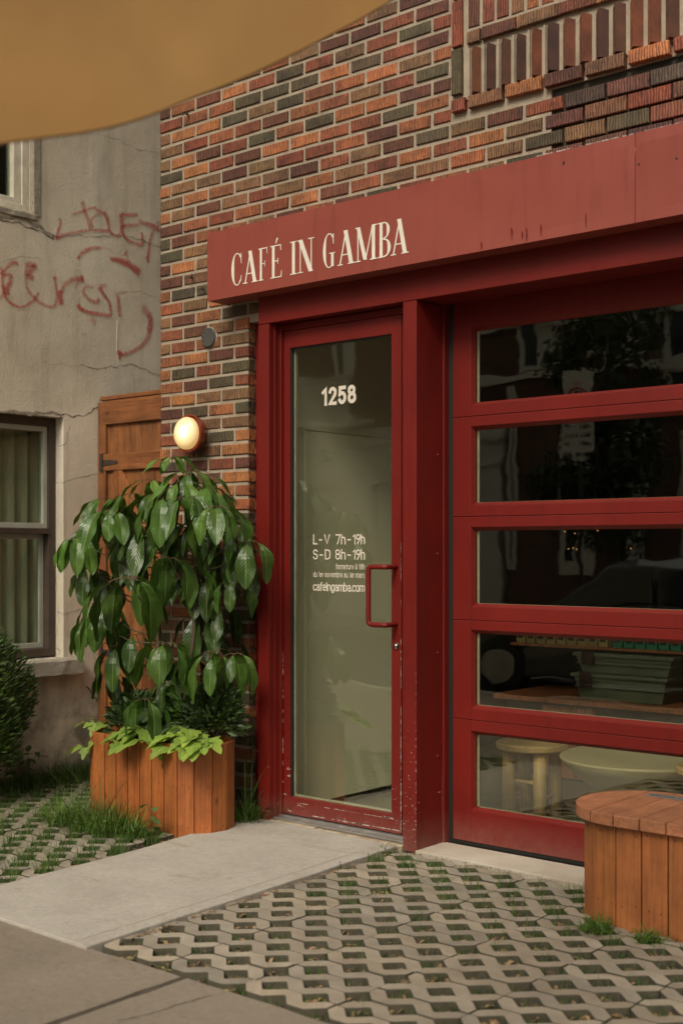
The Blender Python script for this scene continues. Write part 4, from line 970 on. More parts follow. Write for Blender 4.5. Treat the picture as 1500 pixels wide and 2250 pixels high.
for i in range(n+1):
    y = LWy0+(LWy1-LWy0)*i/n; x = xw-.16+.020*math.sin(i*.52+2*noise.noise(Vector((i*.05, 0, 0))))+.012*noise.noise(Vector((i*.11, 3, 0)))
    V += [(x, y, LWz0-.1), (x*1.0+.004*math.sin(i*.9), y, 1.5), (x, y, LWz1+.1)]
b.idx(V, [(i*3+j, (i+1)*3+j, (i+1)*3+j+1, i*3+j+1) for i in range(n) for j in range(2)]); b.build('curtain', 'curtain', win, smooth=True)
b = MB(); b.box(SX-2.0, SX-.30, LWy0-.5, LWy1+.5, LWz0-.3, LWz1+.4)
b.f = [tuple(reversed(f)) for f in b.f]; b.build('room_behind', 'dark_room', win)
b = MB()
def rough_box(b, x0, x1, y0, y1, z0, z1, n=30, a=.006):
    V = []
    for i in range(n+1):
        y = y0+(y1-y0)*i/n; k = [noise.noise(Vector((y*21, q*7, 1)))*a for q in range(4)]
        V += [(x0, y, z0), (x1+k[0], y, z0+k[1]), (x1+k[2], y, z1-.012+k[3]), (x1-.012+k[2], y, z1+k[3]), (x0, y, z1)]
    fs = [(i*5+j, (i+1)*5+j, (i+1)*5+j+1, i*5+j+1) for i in range(n) for j in range(4)]; fs += [(0, 1, 2, 3, 4), tuple(n*5+4-j for j in range(5))]
    b.idx(V, fs)
rough_box(b, SX-.16, SX+.075, LWy0-.05, .165, .640, .735); b.build('window_sill', 'sill', nb)
# upper window
b = MB(); xu = SX-.045
frame(b, xu-.06, xu, UWy0, UWy1-.004, UWz0+.004, UWz1, .045)
frame(b, xu-.075, xu-.012, UWy0+.046, UWy1-.050, UWz0+.049, UWz1-.05, .052, wb=.035)
wu = b.build('window', 'white_frame', nb, bevel=.004)
b = MB(); b.box(xu-.055, xu-.05, UWy0+.10, UWy1-.103, UWz0+.085, UWz1-.1); b.build('glass_pane', 'house_glass', wu)
b = MB(); b.box(SX-1.6, SX-.30, UWy0-.5, UWy1+.5, UWz0-.3, UWz1+.4); b.f = [tuple(reversed(f)) for f in b.f]; b.build('room_behind', 'dark_room', wu)
b = MB()
rough_box(b, SX-.05, SX+.012, UWy0-.08, UWy1+.02, UWz0-.045, UWz0-.001, 20, .005); b.box(SX-.04, SX+.006, UWy1-.002, UWy1+.05, UWz0-.02, UWz1)
b.build('window_surround', 'plaster_edge', wu, bevel=.004)
# cracks in the render
OFF = Vector((1, 0, 0))
def S(px, py): return onx(px, py, SX)
cr = MB()
CR = [([(0, 485), (30, 486), (60, 497), (85, 505), (96, 514), (118, 525)], .010), ([(76, 300), (78, 380), (75, 430), (72, 462), (82, 470)], .005),
      ([(160, 292), (230, 298), (270, 312), (310, 328), (352, 336)], .003), ([(0, 573), (45, 568), (60, 567), (92, 568)], .003),
      ([(250, 643), (290, 640), (320, 645), (352, 658)], .0025), ([(175, 800), (205, 808), (250, 806), (290, 802), (320, 815), (355, 826)], .006),
      ([(95, 795), (130, 803), (175, 801)], .0025), ([(138, 908), (165, 915), (190, 912), (205, 900), (218, 893)], .009), ([(151, 935), (148, 965), (140, 978), (128, 980)], .006),
      ([(125, 1060), (160, 1052), (190, 1048), (215, 1040)], .004), ([(126, 1345), (150, 1348), (178, 1338)], .005), ([(126, 1220), (124, 1300), (130, 1340), (123, 1400)], .003),
      ([(148, 1348), (152, 1375), (150, 1400)], .003), ([(125, 1420), (133, 1432), (128, 1440)], .004), ([(190, 1505), (203, 1525), (215, 1545)], .012), ([(230, 800), (232, 850), (236, 885)], .002),
      ([(115, 518), (200, 520), (250, 518), (300, 525), (352, 545)], .006)]
for P, w_ in CR:
    Q = bez([S(*p) for p in P], 14); Q = [q+Vector((0, noise.noise(q*23)*.016+J(.003), noise.noise(q*19+Vector((3, 1, 2)))*.016+J(.003))) for q in Q]
    cr = MB(); ribbon(cr, Q, [w_*.62*(.5+.9*abs(noise.noise(q*12))) for q in Q], .0022, up=OFF, jit=.5); cr.build('crack', 'crack', nb)
ed = MB()
for P, w_ in (([(0, 478), (30, 478), (60, 487), (85, 496), (100, 508), (120, 520)], .035), ([(0, 905), (60, 908), (120, 908), (136, 916)], .022)):
    Q = bez([S(*p) for p in P], 14); Q = [q+Vector((0, J(.004), noise.noise(q*17)*.014)) for q in Q]
    ed = MB(); ribbon(ed, Q, [w_*(.5+.9*abs(noise.noise(q*9))) for q in Q], .0012, up=OFF, jit=.4); ed.build('broken_edge', 'plaster_edge', nb)
b = MB(); Q = bez([S(*p) for p in ((200, 523), (250, 520), (300, 530), (352, 552))], 14)
# graffiti strokes, traced on the wall plane (zoom units: 3.75 per pixel, origin 0,400)
gf = MB()
def G(P, w_=14, k=.75, w2=None, k2=None):
    Q = bez([S(x/3.75, 400+y/3.75) for x, y in P], 9); n = len(Q)
    W = [((w_+(w2-w_)*i/n) if w2 else w_)*.00062*1.35*(1+.25*noise.noise(Q[i]*9)) for i in range(n)]
    L_ = []; up = OFF
    for i, p in enumerate(Q):
        d = (Q[min(i+1, n-1)]-Q[max(i-1, 0)]).normalized(); s = up.cross(d).normalized(); L_.append((p+s*W[i]+up*(.0032+.0003*(len(gf.v) % 5)), p-s*W[i]+up*(.0032+.0003*(len(gf.v) % 5))))
    for i in range(n-1):
        q = 1.0*(k+((k2 if k2 is not None else k)-k)*i/n)*min(1, (i+1.0)/2, (n-1.0-i)/1.5+.3)
        gf.face([L_[i][0], L_[i][1], L_[i+1][1], L_[i+1][0]], 0, (q, q, q), [(0, 0), (1, 0), (1, 1), (0, 1)])
STROKES = [
 ([(485, 300), (500, 330), (480, 400), (465, 470)], 15, .7), ([(455, 470), (520, 440), (620, 415), (740, 395)], 16, .65), ([(590, 270), (680, 240), (760, 215), (830, 240)], 15, .45),
 ([(675, 165), (690, 230), (720, 300), (745, 390)], 24, .5), ([(745, 395), (790, 395), (840, 400), (895, 400)], 14, .7), ([(770, 380), (750, 320), (790, 270), (850, 240)], 12, .6),
 ([(850, 245), (880, 300), (890, 350), (905, 410), (950, 440), (990, 435)], 24, .75, 14), ([(990, 260), (1000, 330), (1000, 430)], 30, .75), ([(985, 262), (1060, 270), (1130, 268)], 20, .65),
 ([(1000, 365), (1060, 355), (1140, 350)], 16, .6), ([(1010, 420), (1040, 470), (1100, 500), (1165, 515), (1168, 460), (1165, 410)], 16, .75), ([(1140, 320), (1190, 340), (1260, 360), (1310, 400)], 22, .7),
 ([(1270, 380), (1240, 450), (1225, 540), (1215, 620)], 16, .5, 14, .9), ([(1205, 610), (1215, 640), (1215, 665)], 22, .9, 8), ([(1310, 320), (1290, 370)], 16, .5), ([(775, 200), (780, 215)], 26, .5), ([(670, 165), (690, 180)], 28, .5),
 ([(635, 640), (670, 590), (740, 550), (825, 540)], 18, .7), ([(825, 540), (900, 555), (950, 590)], 10, .25), ([(900, 628), (980, 645), (1060, 680), (1150, 745)], 22, .85, 44), ([(1030, 575), (1040, 590)], 36, .7), ([(1040, 590), (1060, 660)], 18, .3),
 ([(0, 760), (30, 740), (60, 700), (100, 665), (150, 670)], 20, .6), ([(20, 765), (90, 770), (80, 830), (55, 880), (60, 930)], 18, .55, 26, .85), ([(20, 780), (25, 880), (60, 970), (130, 1020), (200, 1025), (280, 970), (320, 910)], 15, .65), ([(0, 960), (25, 920), (35, 850)], 14, .5),
 ([(0, 700), (20, 740), (25, 800)], 22, .5), ([(205, 690), (250, 680), (285, 690), (250, 730), (230, 770), (275, 795)], 30, .6), ([(215, 700), (210, 790), (225, 880), (290, 960), (360, 1010), (440, 1025), (465, 960), (460, 870), (448, 780)], 16, .4, 20, .6), ([(448, 770), (455, 800)], 28, .6),
 ([(490, 890), (495, 950), (505, 1010)], 26, .8), ([(500, 920), (530, 850), (600, 800), (680, 795)], 20, .6, 26), ([(610, 880), (640, 830), (680, 800)], 10, .4), ([(660, 795), (690, 795)], 34, .75),
 ([(820, 960), (790, 990), (740, 970), (690, 920), (690, 880), (720, 860), (770, 870)], 24, .6, 14, .4), ([(810, 860), (850, 920), (900, 1000), (915, 1100)], 26, .7, 16), ([(915, 1105), (830, 1090), (740, 1075), (665, 1045), (640, 1005)], 18, .7, 24, .85), ([(815, 855), (880, 850)], 22, .4),
 ([(970, 930), (975, 1010), (985, 1110)], 18, .65, 26), ([(940, 930), (1000, 915), (1050, 905)], 12, .4), ([(740, 1120), (790, 1165)], 26, .3), ([(670, 1250), (710, 1260)], 22, .2), ([(620, 1215), (650, 1225)], 16, .15),
 ([(1160, 1040), (1200, 1060), (1235, 1120), (1230, 1220), (1200, 1310), (1120, 1380), (1020, 1420), (985, 1410)], 46, .35, 14, .8), ([(1215, 1080), (1240, 1150), (1220, 1230)], 40, .4), ([(965, 1405), (990, 1410), (985, 1450), (988, 1470)], 26, .9, 8),
]
for s_ in STROKES: G(*s_)
gf.build('graffiti', 'spray', nb)
b = MB(); b.tube([S(258, 705)+OFF*.002, S(257, 740)+OFF*.002, S(257, 772)+OFF*.002], .0016, 5); b.build('drip_mark', 'white_trim', nb)

# ------------------------------------------------------------ WOODEN GATE in the gap between the two houses
gate = thing('wooden_gate', (-5.8, .34, 0), 'brown ledged plank gate with black strap hinges in the alley gap', 'gate')
gyF = .34; gx0, gx1 = SX+.012, -5.15
b = MB(); x = gx0+.055
while x < gx1-.06:
    w_ = .118+J(.006); x1 = min(x+w_, gx1-.05); tn = .8+random.random()*.45; b.box(x, x1-.003, gyF, gyF+.022, .03, 2.30, 0, (tn, tn, tn)); x += w_
b.build('plank', 'gate_wood', gate, bevel=.002)
for i, (z0, z1) in enumerate(((2.185, 2.335), (1.895, 2.000), (.70, .81), (.10, .21))):
    b = MB(); x0_ = gx0-.0 if i else gx0+.04; b.box(gx0+.045 if i == 0 else gx0-.0, gx1, gyF-.024, gyF-.0005, z0, z1, 0, (1.05, 1.05, 1.05)); b.build('rail', 'gate_rail', gate, bevel=.004)
b = MB(); b.box(gx0+.028, gx1+.01, gyF-.030, gyF+.03, 2.337, 2.362); b.build('top_cap', 'gate_rail', gate, bevel=.003)
for z0, z1 in ((2.002, 2.33), (.812, 1.893), (.03, .698)):
    b = MB(); b.box(gx0, gx0+.075, gyF-.022, gyF-.0004, z0, z1, 0, (.9, .9, .9)); b.build('stile', 'gate_wood', gate, bevel=.003)
b = MB(); a = Vector((gx0+.16, 1.89)); c = Vector((gx1-.18, .82)); d = (c-a).normalized(); nn = Vector((-d.y, d.x))*.055
b.prism([tuple(a+nn), tuple(a-nn), tuple(c-nn), tuple(c+nn)], gyF-.020, gyF-.0007, 0, (1.25, 1.2, 1.1), 'Y'); b.build('brace', 'gate_wood', gate, bevel=.003)
for z in (1.945, .755):
    b = MB(); b.box(gx0+.022, gx0+.052, gyF-.028, gyF-.0245, z-.055, z+.055); b.prism([(gx0+.052, z-.022), (gx0+.19, z-.010), (gx0+.20, z), (gx0+.19, z+.010), (gx0+.052, z+.022)], gyF-.0275, gyF-.0243, axis='Y'); b.tube([(gx0+.05, gyF-.031, z-.058), (gx0+.05, gyF-.031, z+.058)], .006, 8); b.build('hinge', 'dark_metal', gate)

# ------------------------------------------------------------ PLANTER BOX
def rounded(x0, x1, y0, y1, r0, r1, n=9):
    """outline walked along the front from back left to back right; r = front corner radii"""
    P = [(x0, y1)]
    for i in range(n+1):
        a = math.pi+math.pi/2*i/n; P.append((x0+r0+r0*math.cos(a), y0+r0+r0*math.sin(a)))
    for i in range(n+1):
        a = -math.pi/2+math.pi/2*i/n; P.append((x1-r1+r1*math.cos(a), y0+r1+r1*math.sin(a)))
    P.append((x1, y1)); return P
def resample(P, step):
    P = [Vector(p) for p in P]; L = [0]
    for a, c in zip(P[:-1], P[1:]): L.append(L[-1]+(c-a).length)
    n = max(1, round(L[-1]/step)); out = []
    for i in range(n+1):
        s = L[-1]*i/n; j = max(k for k in range(len(L)) if L[k] <= s+1e-9); j = min(j, len(P)-2)
        t = (s-L[j])/max(1e-9, L[j+1]-L[j]); out.append(P[j].lerp(P[j+1], t))
    return out
def board(b, p, q, z0, z1, th=.020, gap=.0022, mi=0, tone=(1, 1, 1), lean=0):
    p, q = Vector(p), Vector(q); d = (q-p).normalized(); nin = Vector((-d.y, d.x)); p2 = p+d*gap; q2 = q-d*gap
    V = [(p2.x, p2.y, z0), (q2.x, q2.y, z0), ((q2+nin*th).x, (q2+nin*th).y, z0), ((p2+nin*th).x, (p2+nin*th).y, z0)]
    V += [(v[0], v[1], z1) for v in V]
    b.idx(V, [(3, 2, 1, 0), (4, 5, 6, 7), (0, 1, 5, 4), (1, 2, 6, 5), (2, 3, 7, 6), (3, 0, 4, 7)], mi, tone)
    return nin
def nails(b, P, i, us, zs, pr):
    d = (P[i+1]-P[i]).normalized(); nin = Vector((-d.y, d.x))
    for u in us:
        for z in zs:
            if random.random() < pr:
                p = P[i].lerp(P[i+1], u+J(.05))-nin*.0006; zz = z+J(.008)
                b.face([Vector((p.x+d.x*.0032*math.cos(q), p.y+d.y*.0032*math.cos(q), zz+.0032*math.sin(q))) for q in (0, .9, 1.8, 2.7, 3.6, 4.5, 5.4)], 1)
pt = thing('planter_box', (-4.85, -.3, 0), 'orange brown planter box of upright cedar boards with rounded front corners', 'planter')
def stadium(x0, x1, y0, y1, n=12):
    r = (y1-y0)/2; P = [((x0+x1)/2, y1)]
    P += [(x0+r+r*math.cos(math.pi/2+math.pi*i/n), y0+r+r*math.sin(math.pi/2+math.pi*i/n)) for i in range(n+1)]
    P += [(x1-r+r*math.cos(-math.pi/2+math.pi*i/n), y0+r+r*math.sin(-math.pi/2+math.pi*i/n)) for i in range(n+1)]
    P.append(((x0+x1)/2, y1)); return P
OUT = stadium(-5.37, -4.437, -.570, -.205)
RS = resample(OUT, .0905)
for i in range(len(RS)-1):
    tn = .88+random.random()*.26; b = MB(); board(b, RS[i], RS[i+1], -.02, .446+J(.002), .019, .0032, 0, (tn, tn*(1+J(.05)), tn*.95))
    nails(b, RS, i, (.3, .7), (.405, .245, .04), .7); b.build('board', ['cedar', 'dark_metal'], pt, bevel=.002)
b = MB(); b.prism([tuple(p) for p in offset2([tuple(p) for p in OUT[:-1]], .024)], .2, .395); b.build('potting_soil', 'soil', pt, recalc=True)

# ------------------------------------------------------------ BENCH at right
bn = thing('bench', (-1.9, -.4, 0), 'orange painted slatted box bench with rounded end and boarded lid', 'bench')
OB = [(.5, -.05)]+[(-2.225+.24*math.cos(math.pi/2+math.pi*i/14), -.29+.24*math.sin(math.pi/2+math.pi*i/14)) for i in range(15)]+[(.5, -.53)]
RB = resample(OB, .1055)
for i in range(len(RB)-1):
    if RB[i].x > .3: continue
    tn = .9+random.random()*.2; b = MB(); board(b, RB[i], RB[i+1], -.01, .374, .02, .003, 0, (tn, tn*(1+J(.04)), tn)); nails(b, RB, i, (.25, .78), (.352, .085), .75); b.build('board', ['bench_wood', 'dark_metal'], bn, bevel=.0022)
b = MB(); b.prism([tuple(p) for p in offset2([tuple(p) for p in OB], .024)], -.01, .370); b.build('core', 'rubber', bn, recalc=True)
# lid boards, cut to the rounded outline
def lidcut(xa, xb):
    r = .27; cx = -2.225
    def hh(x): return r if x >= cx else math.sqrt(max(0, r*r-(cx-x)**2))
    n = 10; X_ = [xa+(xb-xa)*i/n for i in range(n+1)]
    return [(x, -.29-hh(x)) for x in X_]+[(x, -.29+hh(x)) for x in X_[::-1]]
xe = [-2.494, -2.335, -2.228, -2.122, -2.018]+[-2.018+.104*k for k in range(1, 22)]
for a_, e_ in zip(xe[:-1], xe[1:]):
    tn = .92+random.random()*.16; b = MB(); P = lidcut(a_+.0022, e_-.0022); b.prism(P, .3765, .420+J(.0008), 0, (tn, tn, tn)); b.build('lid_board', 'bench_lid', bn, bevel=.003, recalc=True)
# grey plaque with engraved lines, on the lid
pa = onz(1400, 1741, .452); pc = onz(1500, 1752, .452)
b = MB(); px0, px1, py0, py1 = -2.30, -1.99, -.155, -.095
b.box(px0, px1, py0, py1, .4215, .4245); plq = b.build('plaque', 'alu', bn, bevel=.0008)
b = MB()
for k in range(20):
    if k in (6, 13): continue
    b.box(px0+.010+.0085*k, px0+.0165+.0085*k, py0+.012, py0+.018, .4247, .4250); 
    if k < 12: b.box(px0+.010+.0085*k, px0+.0165+.0085*k, py0+.026, py0+.032, .4247, .4250)
for k in range(16):
    a0, a1 = k*math.pi/8, (k+1)*math.pi/8
    for cx in (px0+.215, px0+.245):
        b.face([(cx+.014*math.cos(a0), py0+.03+.014*math.sin(a0), .4249), (cx+.014*math.cos(a1), py0+.03+.014*math.sin(a1), .4249), (cx+.0115*math.cos(a1), py0+.03+.0115*math.sin(a1), .4249), (cx+.0115*math.cos(a0), py0+.03+.0115*math.sin(a0), .4249)])
b.build('engraving', 'rubber', plq)

# ------------------------------------------------------------ UMBRELLA PLANT
up = thing('umbrella_plant', (-4.85, -.30, .39), 'tall umbrella plant with drooping whorls of large glossy leaves', 'plant')
lf = MB(); pe = MB()
def prof(t): return max(0.0, math.sin(math.pi*min(1, t**1.12)))**.72
def whorl(px, py, y, s=1.0, n=8, droop=1.0, tone=1.0, spread=1.0, skip=0, az0=None, src=None):
    c = ony(px, py, y); s *= random.uniform(.84, 1.14); tone *= random.uniform(.82, 1.2); az0 = random.random()*6.28 if az0 is None else az0
    tilt = Vector((J(.15), -.12+J(.1), 0))
    for k in range(n):
        a = az0+2*math.pi*k/n+J(.22); L_ = s*(.190+random.random()*.135)*(.92 if k % 3 else 1.06); out = Vector((math.cos(a), math.sin(a), 0)); P = []
        if random.random() < .07: continue
        pl_ = .055*s*(.7+random.random()*.7); nseg = 10; dr = droop*(1+J(.15))
        th0 = math.radians(10)-out.dot(tilt)*1.0; th1 = -math.radians(min(89, 72*dr+J(9))); p = Vector(c); sp = []
        for i in range(nseg+1):
            t = i/nseg; ang = th0+(th1-th0)*min(1, t*1.9)**.75
            sp.append(Vector(p)); p = p+(out*math.cos(ang)*spread+Vector((0, 0, math.sin(ang))))*(L_+pl_)/nseg
        k0 = int(nseg*pl_/(L_+pl_))+1
        pe.tube(sp[:k0+1], .0017*s, 5, 1)
        tn = tone*(.75+random.random()*.5); side = out.cross(Vector((0, 0, 1)))+Vector((J(.25), J(.25), J(.25)))
        bl = sp[k0:]; f = []
        for i in range(len(bl)-1): f += [bl[i], (bl[i]+bl[i+1])/2]
        f.append(bl[-1])
        leaf(lf, f, L_*(.315+random.random()*.075), side, (tn*(1+J(.08)), tn, tn*.85), prof, fold=.22, nu=2, wavy_=.16, ph=random.random()*6)
    if src is not None:
        s0 = Vector(src); m = s0.lerp(c, .5)+Vector((0, 0, -.05)); pe.tube(bez([s0, m, c], 5), [.0042]*3+[.0036]*4+[.003]*4, 6, 0)
# three stems rising from the soil
T1 = bez([(-4.965, -.36, .38), (-4.975, -.34, .62), (-4.985, -.33, .95), (-4.965, -.32, 1.30), (-4.94, -.33, 1.60), (-4.93, -.34, 1.78)], 8)
T2 = bez([(-4.78, -.36, .38), (-4.765, -.35, .62), (-4.72, -.33, .95), (-4.70, -.33, 1.30), (-4.74, -.34, 1.62), (-4.78, -.33, 1.86)], 8)
T3 = bez([(-4.99, -.30, .38), (-5.02, -.28, .7), (-5.05, -.27, 1.1), (-5.10, -.28, 1.5)], 8)
def tr(T, z): return min(T, key=lambda p: abs(p.z-z))
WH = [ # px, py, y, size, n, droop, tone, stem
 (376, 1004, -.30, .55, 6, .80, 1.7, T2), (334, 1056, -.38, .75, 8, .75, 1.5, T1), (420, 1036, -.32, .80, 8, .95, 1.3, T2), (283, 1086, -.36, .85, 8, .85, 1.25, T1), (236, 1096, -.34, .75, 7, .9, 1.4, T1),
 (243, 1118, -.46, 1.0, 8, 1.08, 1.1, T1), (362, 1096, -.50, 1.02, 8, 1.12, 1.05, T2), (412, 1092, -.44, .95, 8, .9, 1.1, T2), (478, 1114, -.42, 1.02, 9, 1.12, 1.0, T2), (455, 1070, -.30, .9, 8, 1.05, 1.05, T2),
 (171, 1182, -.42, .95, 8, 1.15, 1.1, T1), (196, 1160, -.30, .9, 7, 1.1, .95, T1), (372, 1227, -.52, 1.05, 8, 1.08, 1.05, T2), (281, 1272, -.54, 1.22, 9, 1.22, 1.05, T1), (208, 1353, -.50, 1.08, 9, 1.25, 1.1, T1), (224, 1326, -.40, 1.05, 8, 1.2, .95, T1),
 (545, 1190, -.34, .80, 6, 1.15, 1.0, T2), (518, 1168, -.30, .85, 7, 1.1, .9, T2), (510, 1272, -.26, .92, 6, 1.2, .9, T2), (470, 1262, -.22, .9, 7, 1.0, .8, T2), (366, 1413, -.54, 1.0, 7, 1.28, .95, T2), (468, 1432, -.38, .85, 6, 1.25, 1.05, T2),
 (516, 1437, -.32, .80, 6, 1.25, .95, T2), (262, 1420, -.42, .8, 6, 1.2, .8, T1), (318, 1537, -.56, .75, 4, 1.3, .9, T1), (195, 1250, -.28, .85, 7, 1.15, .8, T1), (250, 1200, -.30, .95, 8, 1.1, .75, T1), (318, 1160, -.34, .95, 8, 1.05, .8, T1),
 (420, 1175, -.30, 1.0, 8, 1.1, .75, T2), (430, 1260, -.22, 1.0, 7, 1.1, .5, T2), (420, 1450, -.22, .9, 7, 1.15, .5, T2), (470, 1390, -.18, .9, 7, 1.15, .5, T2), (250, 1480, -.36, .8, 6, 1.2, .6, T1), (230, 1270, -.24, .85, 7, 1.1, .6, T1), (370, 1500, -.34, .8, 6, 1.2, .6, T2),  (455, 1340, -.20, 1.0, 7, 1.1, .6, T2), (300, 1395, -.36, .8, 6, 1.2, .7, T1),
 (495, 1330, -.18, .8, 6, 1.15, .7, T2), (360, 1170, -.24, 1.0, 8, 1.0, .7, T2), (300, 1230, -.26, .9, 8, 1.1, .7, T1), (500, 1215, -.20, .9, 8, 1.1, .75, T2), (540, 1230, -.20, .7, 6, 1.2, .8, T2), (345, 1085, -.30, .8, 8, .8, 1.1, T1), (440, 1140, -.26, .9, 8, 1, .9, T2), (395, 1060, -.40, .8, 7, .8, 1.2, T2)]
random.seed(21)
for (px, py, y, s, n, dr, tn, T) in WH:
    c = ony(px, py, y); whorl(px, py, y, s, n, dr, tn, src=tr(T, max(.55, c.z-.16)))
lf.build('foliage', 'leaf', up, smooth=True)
pe.build('leaf_stalks', ['stem', 'petiole'], up, smooth=True)
for T, r in ((T1, .015), (T2, .015), (T3, .010)):
    b = MB(); n = len(T); b.tube([p+Vector((J(.002), J(.002), 0)) for p in T], [r*(1-.55*i/n)*(1+.12*(i % 5 == 0)) for i in range(n)], 9); b.build('stem', 'stem', up, smooth=True)
b = MB(); b.tube([onz(248, 1550, .0) if False else ony(248, 1550, -.45), ony(293, 1583, -.40)], .004, 6); b.build('dry_stalk', 'litter', up)

# low plants in the box
def shrub(name, c, rad, n, s, mat, label, cat, flat=1.0, up_=.5, group=None, tonej=.4):
    t = thing(name, (c[0], c[1], .39), label, cat, group); b = MB()
    for k in range(n):
        a = random.random()*6.28; e = random.random()**.7*1.5-.2; r = (.35+.65*random.random()**.5)
        d = Vector((math.cos(a)*math.cos(e), math.sin(a)*math.cos(e), math.sin(e))); p = Vector(c)+Vector((d.x*rad[0], d.y*rad[1], d.z*rad[2]))*r
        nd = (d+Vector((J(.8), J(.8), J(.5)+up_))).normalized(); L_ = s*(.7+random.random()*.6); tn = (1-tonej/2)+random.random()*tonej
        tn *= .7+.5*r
        side = nd.cross(Vector((J(1), J(1), J(1)))).normalized()
        leaf(b, [p+nd*L_*u-Vector((0, 0, .25*L_*u*u)) for u in (0, .33, .66, 1)], L_*.30, side, (tn, tn, tn*.8), fold=.2, nu=1)
    b.build('foliage', mat, t, smooth=False)
    st = MB()
    for k in range(7):
        a = random.random()*6.28; st.tube([(c[0]+J(.02), c[1]+J(.02), .37), (c[0]+math.cos(a)*rad[0]*.5, c[1]+math.sin(a)*rad[1]*.5, c[2]+rad[2]*.3)], .003, 5)
    st.build('stems', 'stem', t); return t
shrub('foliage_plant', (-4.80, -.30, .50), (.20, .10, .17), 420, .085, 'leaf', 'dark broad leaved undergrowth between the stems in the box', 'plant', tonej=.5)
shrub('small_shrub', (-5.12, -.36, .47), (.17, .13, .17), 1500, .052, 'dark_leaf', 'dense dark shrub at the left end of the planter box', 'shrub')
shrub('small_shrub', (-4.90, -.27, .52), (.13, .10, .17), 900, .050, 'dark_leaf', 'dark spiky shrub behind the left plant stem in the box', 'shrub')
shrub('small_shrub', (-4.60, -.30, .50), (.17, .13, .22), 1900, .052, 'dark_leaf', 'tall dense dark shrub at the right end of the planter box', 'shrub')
def vine(c, n, label, cols, spread=.12, s=.075, mat='lime', down=.6, group=None, zt=.46):
    t = thing('vine', (c[0], c[1], .42), label, 'trailing plant', group); b = MB(); st = MB()
    for k in range(n):
        a = random.uniform(-math.pi, 0)*1.0+J(.4); r = spread*(.25+.75*random.random()); f = random.random()
        p = Vector((c[0]+math.cos(a)*r*1.25, c[1]+math.sin(a)*r*.75, zt+.05*(1-r/spread)+J(.012)-max(0, (r/spread-.55))*.12*down))
        d = Vector((math.cos(a)+J(.7), math.sin(a)-.5+J(.4), -.15-f*.7*down)).normalized(); L_ = s*(.65+random.random()*.7); tn = cols*(.75+random.random()*.5)
        sd = d.cross(Vector((J(.35), J(.35), 1))).normalized()
        lob = lambda q: (1.0 if q < .08 else (1.25-.3*q if q < .42 else max(0, 1.12*(1-q)/.58)))*(1+.22*math.sin(q*17))
        leaf(b, [p+d*L_*u-Vector((0, 0, .22*L_*u*u)) for u in (0, .1, .2, .32, .45, .6, .75, .9, 1)], L_*.80, sd, (tn, tn, tn*.8), lob, fold=.12, nu=1, wavy_=.05)
        st.tube([(c[0]+J(.02), c[1]+J(.02), .395), tuple((p+Vector((c[0], c[1], .45)))/2+Vector((0, 0, .02))), tuple(p)], .0014, 4)
    b.build('foliage', mat, t, smooth=True); st.build('stems', 'petiole', t); return t
vine((-4.90, -.50, 0), 24, 'lime green sweet potato vine spilling over the middle of the box', 1.0, .15, .105)
vine((-4.57, -.49, 0), 24, 'lime green pointed leaf vine spilling over the right of the box', 1.05, .14, .095, zt=.475)
vine((-5.31, -.46, 0), 14, 'yellow green vine hanging over the left corner of the box', .85, .13, .062, down=2.2)
vine((-4.68, -.46, 0), 46, 'mid green small leaved plant between the two lime vines', 1.0, .09, .045, 'ivy', .3, zt=.49)
vine((-4.98, -.44, 0), 46, 'mid green ivy beside the left lime vine in the box', .85, .11, .050, 'ivy', .3, zt=.48)
vine((-4.92, -.42, 0), 20, 'dull green broad leaves around the left stem of the umbrella plant', .7, .10, .07, 'ivy', .2, zt=.54)

# hedge at the left edge
hd = thing('hedge_bush', (-6.02, -1.02, 0), 'dark feathery green bush at the left picture edge by the stucco wall', 'bush')
b = MB(); random.seed(5)
for k in range(15000):
    a = random.random()*6.28; e = math.asin(random.uniform(-.7, 1)); r = (.55+.45*random.random()**.4)*(1+.12*math.sin(a*5+e*4))
    p = Vector((-5.99+math.cos(a)*math.cos(e)*.27*r, -1.02+math.sin(a)*math.cos(e)*.56*r, .52+math.sin(e)*.50*r)); d = Vector((math.cos(a)+J(.8), math.sin(a)+J(.8), .7+J(.8))).normalized()
    tn = .45+random.random()*.9; L_ = .035+random.random()*.03; leaf(b, [p, p+d*L_*.5, p+d*L_], L_*.26, d.cross(Vector((J(1), J(1), J(1)))).normalized(), (tn, tn, tn*.7), nu=1)
b.build('foliage', 'hedge', hd)
b = MB()
for k in range(14): a = random.random()*6.28; b.tube([(-6.0+J(.04), -1.02+J(.06), -.03), (-6.0+math.cos(a)*.1, -1.02+math.sin(a)*.2, .4), (-6.0+math.cos(a)*.2, -1.02+math.sin(a)*.38, .7)], [.012, .007, .003], 6)
b.build('stems', 'bark', hd)
for i, (y, lab) in enumerate(((-.30, 'broad leaved weed against the foot of the stucco wall'), (.25, 'small weed at the stucco wall near the wooden gate'))):
    t = thing('weed', (-6.2, y, 0), lab, 'weed'); b = MB()
    for k in range(16):
        a = random.random()*6.28; z = random.random()*.22; p = Vector((-6.18+J(.05), y+J(.08), z)); d = Vector((.5+J(.6), J(1), J(.4))).normalized(); L_ = .05+random.random()*.03
        leaf(b, [p+d*L_*u-Vector((0, 0, .2*L_*u*u)) for u in (0, .3, .6, 1)], L_*.6, d.cross(Vector((0, 0, 1))), (.7, .7, .5), nu=1)
        b.tube([(-6.18, y, -.02), tuple(p)], .0014, 4)
    b.build('foliage', 'hedge', t)

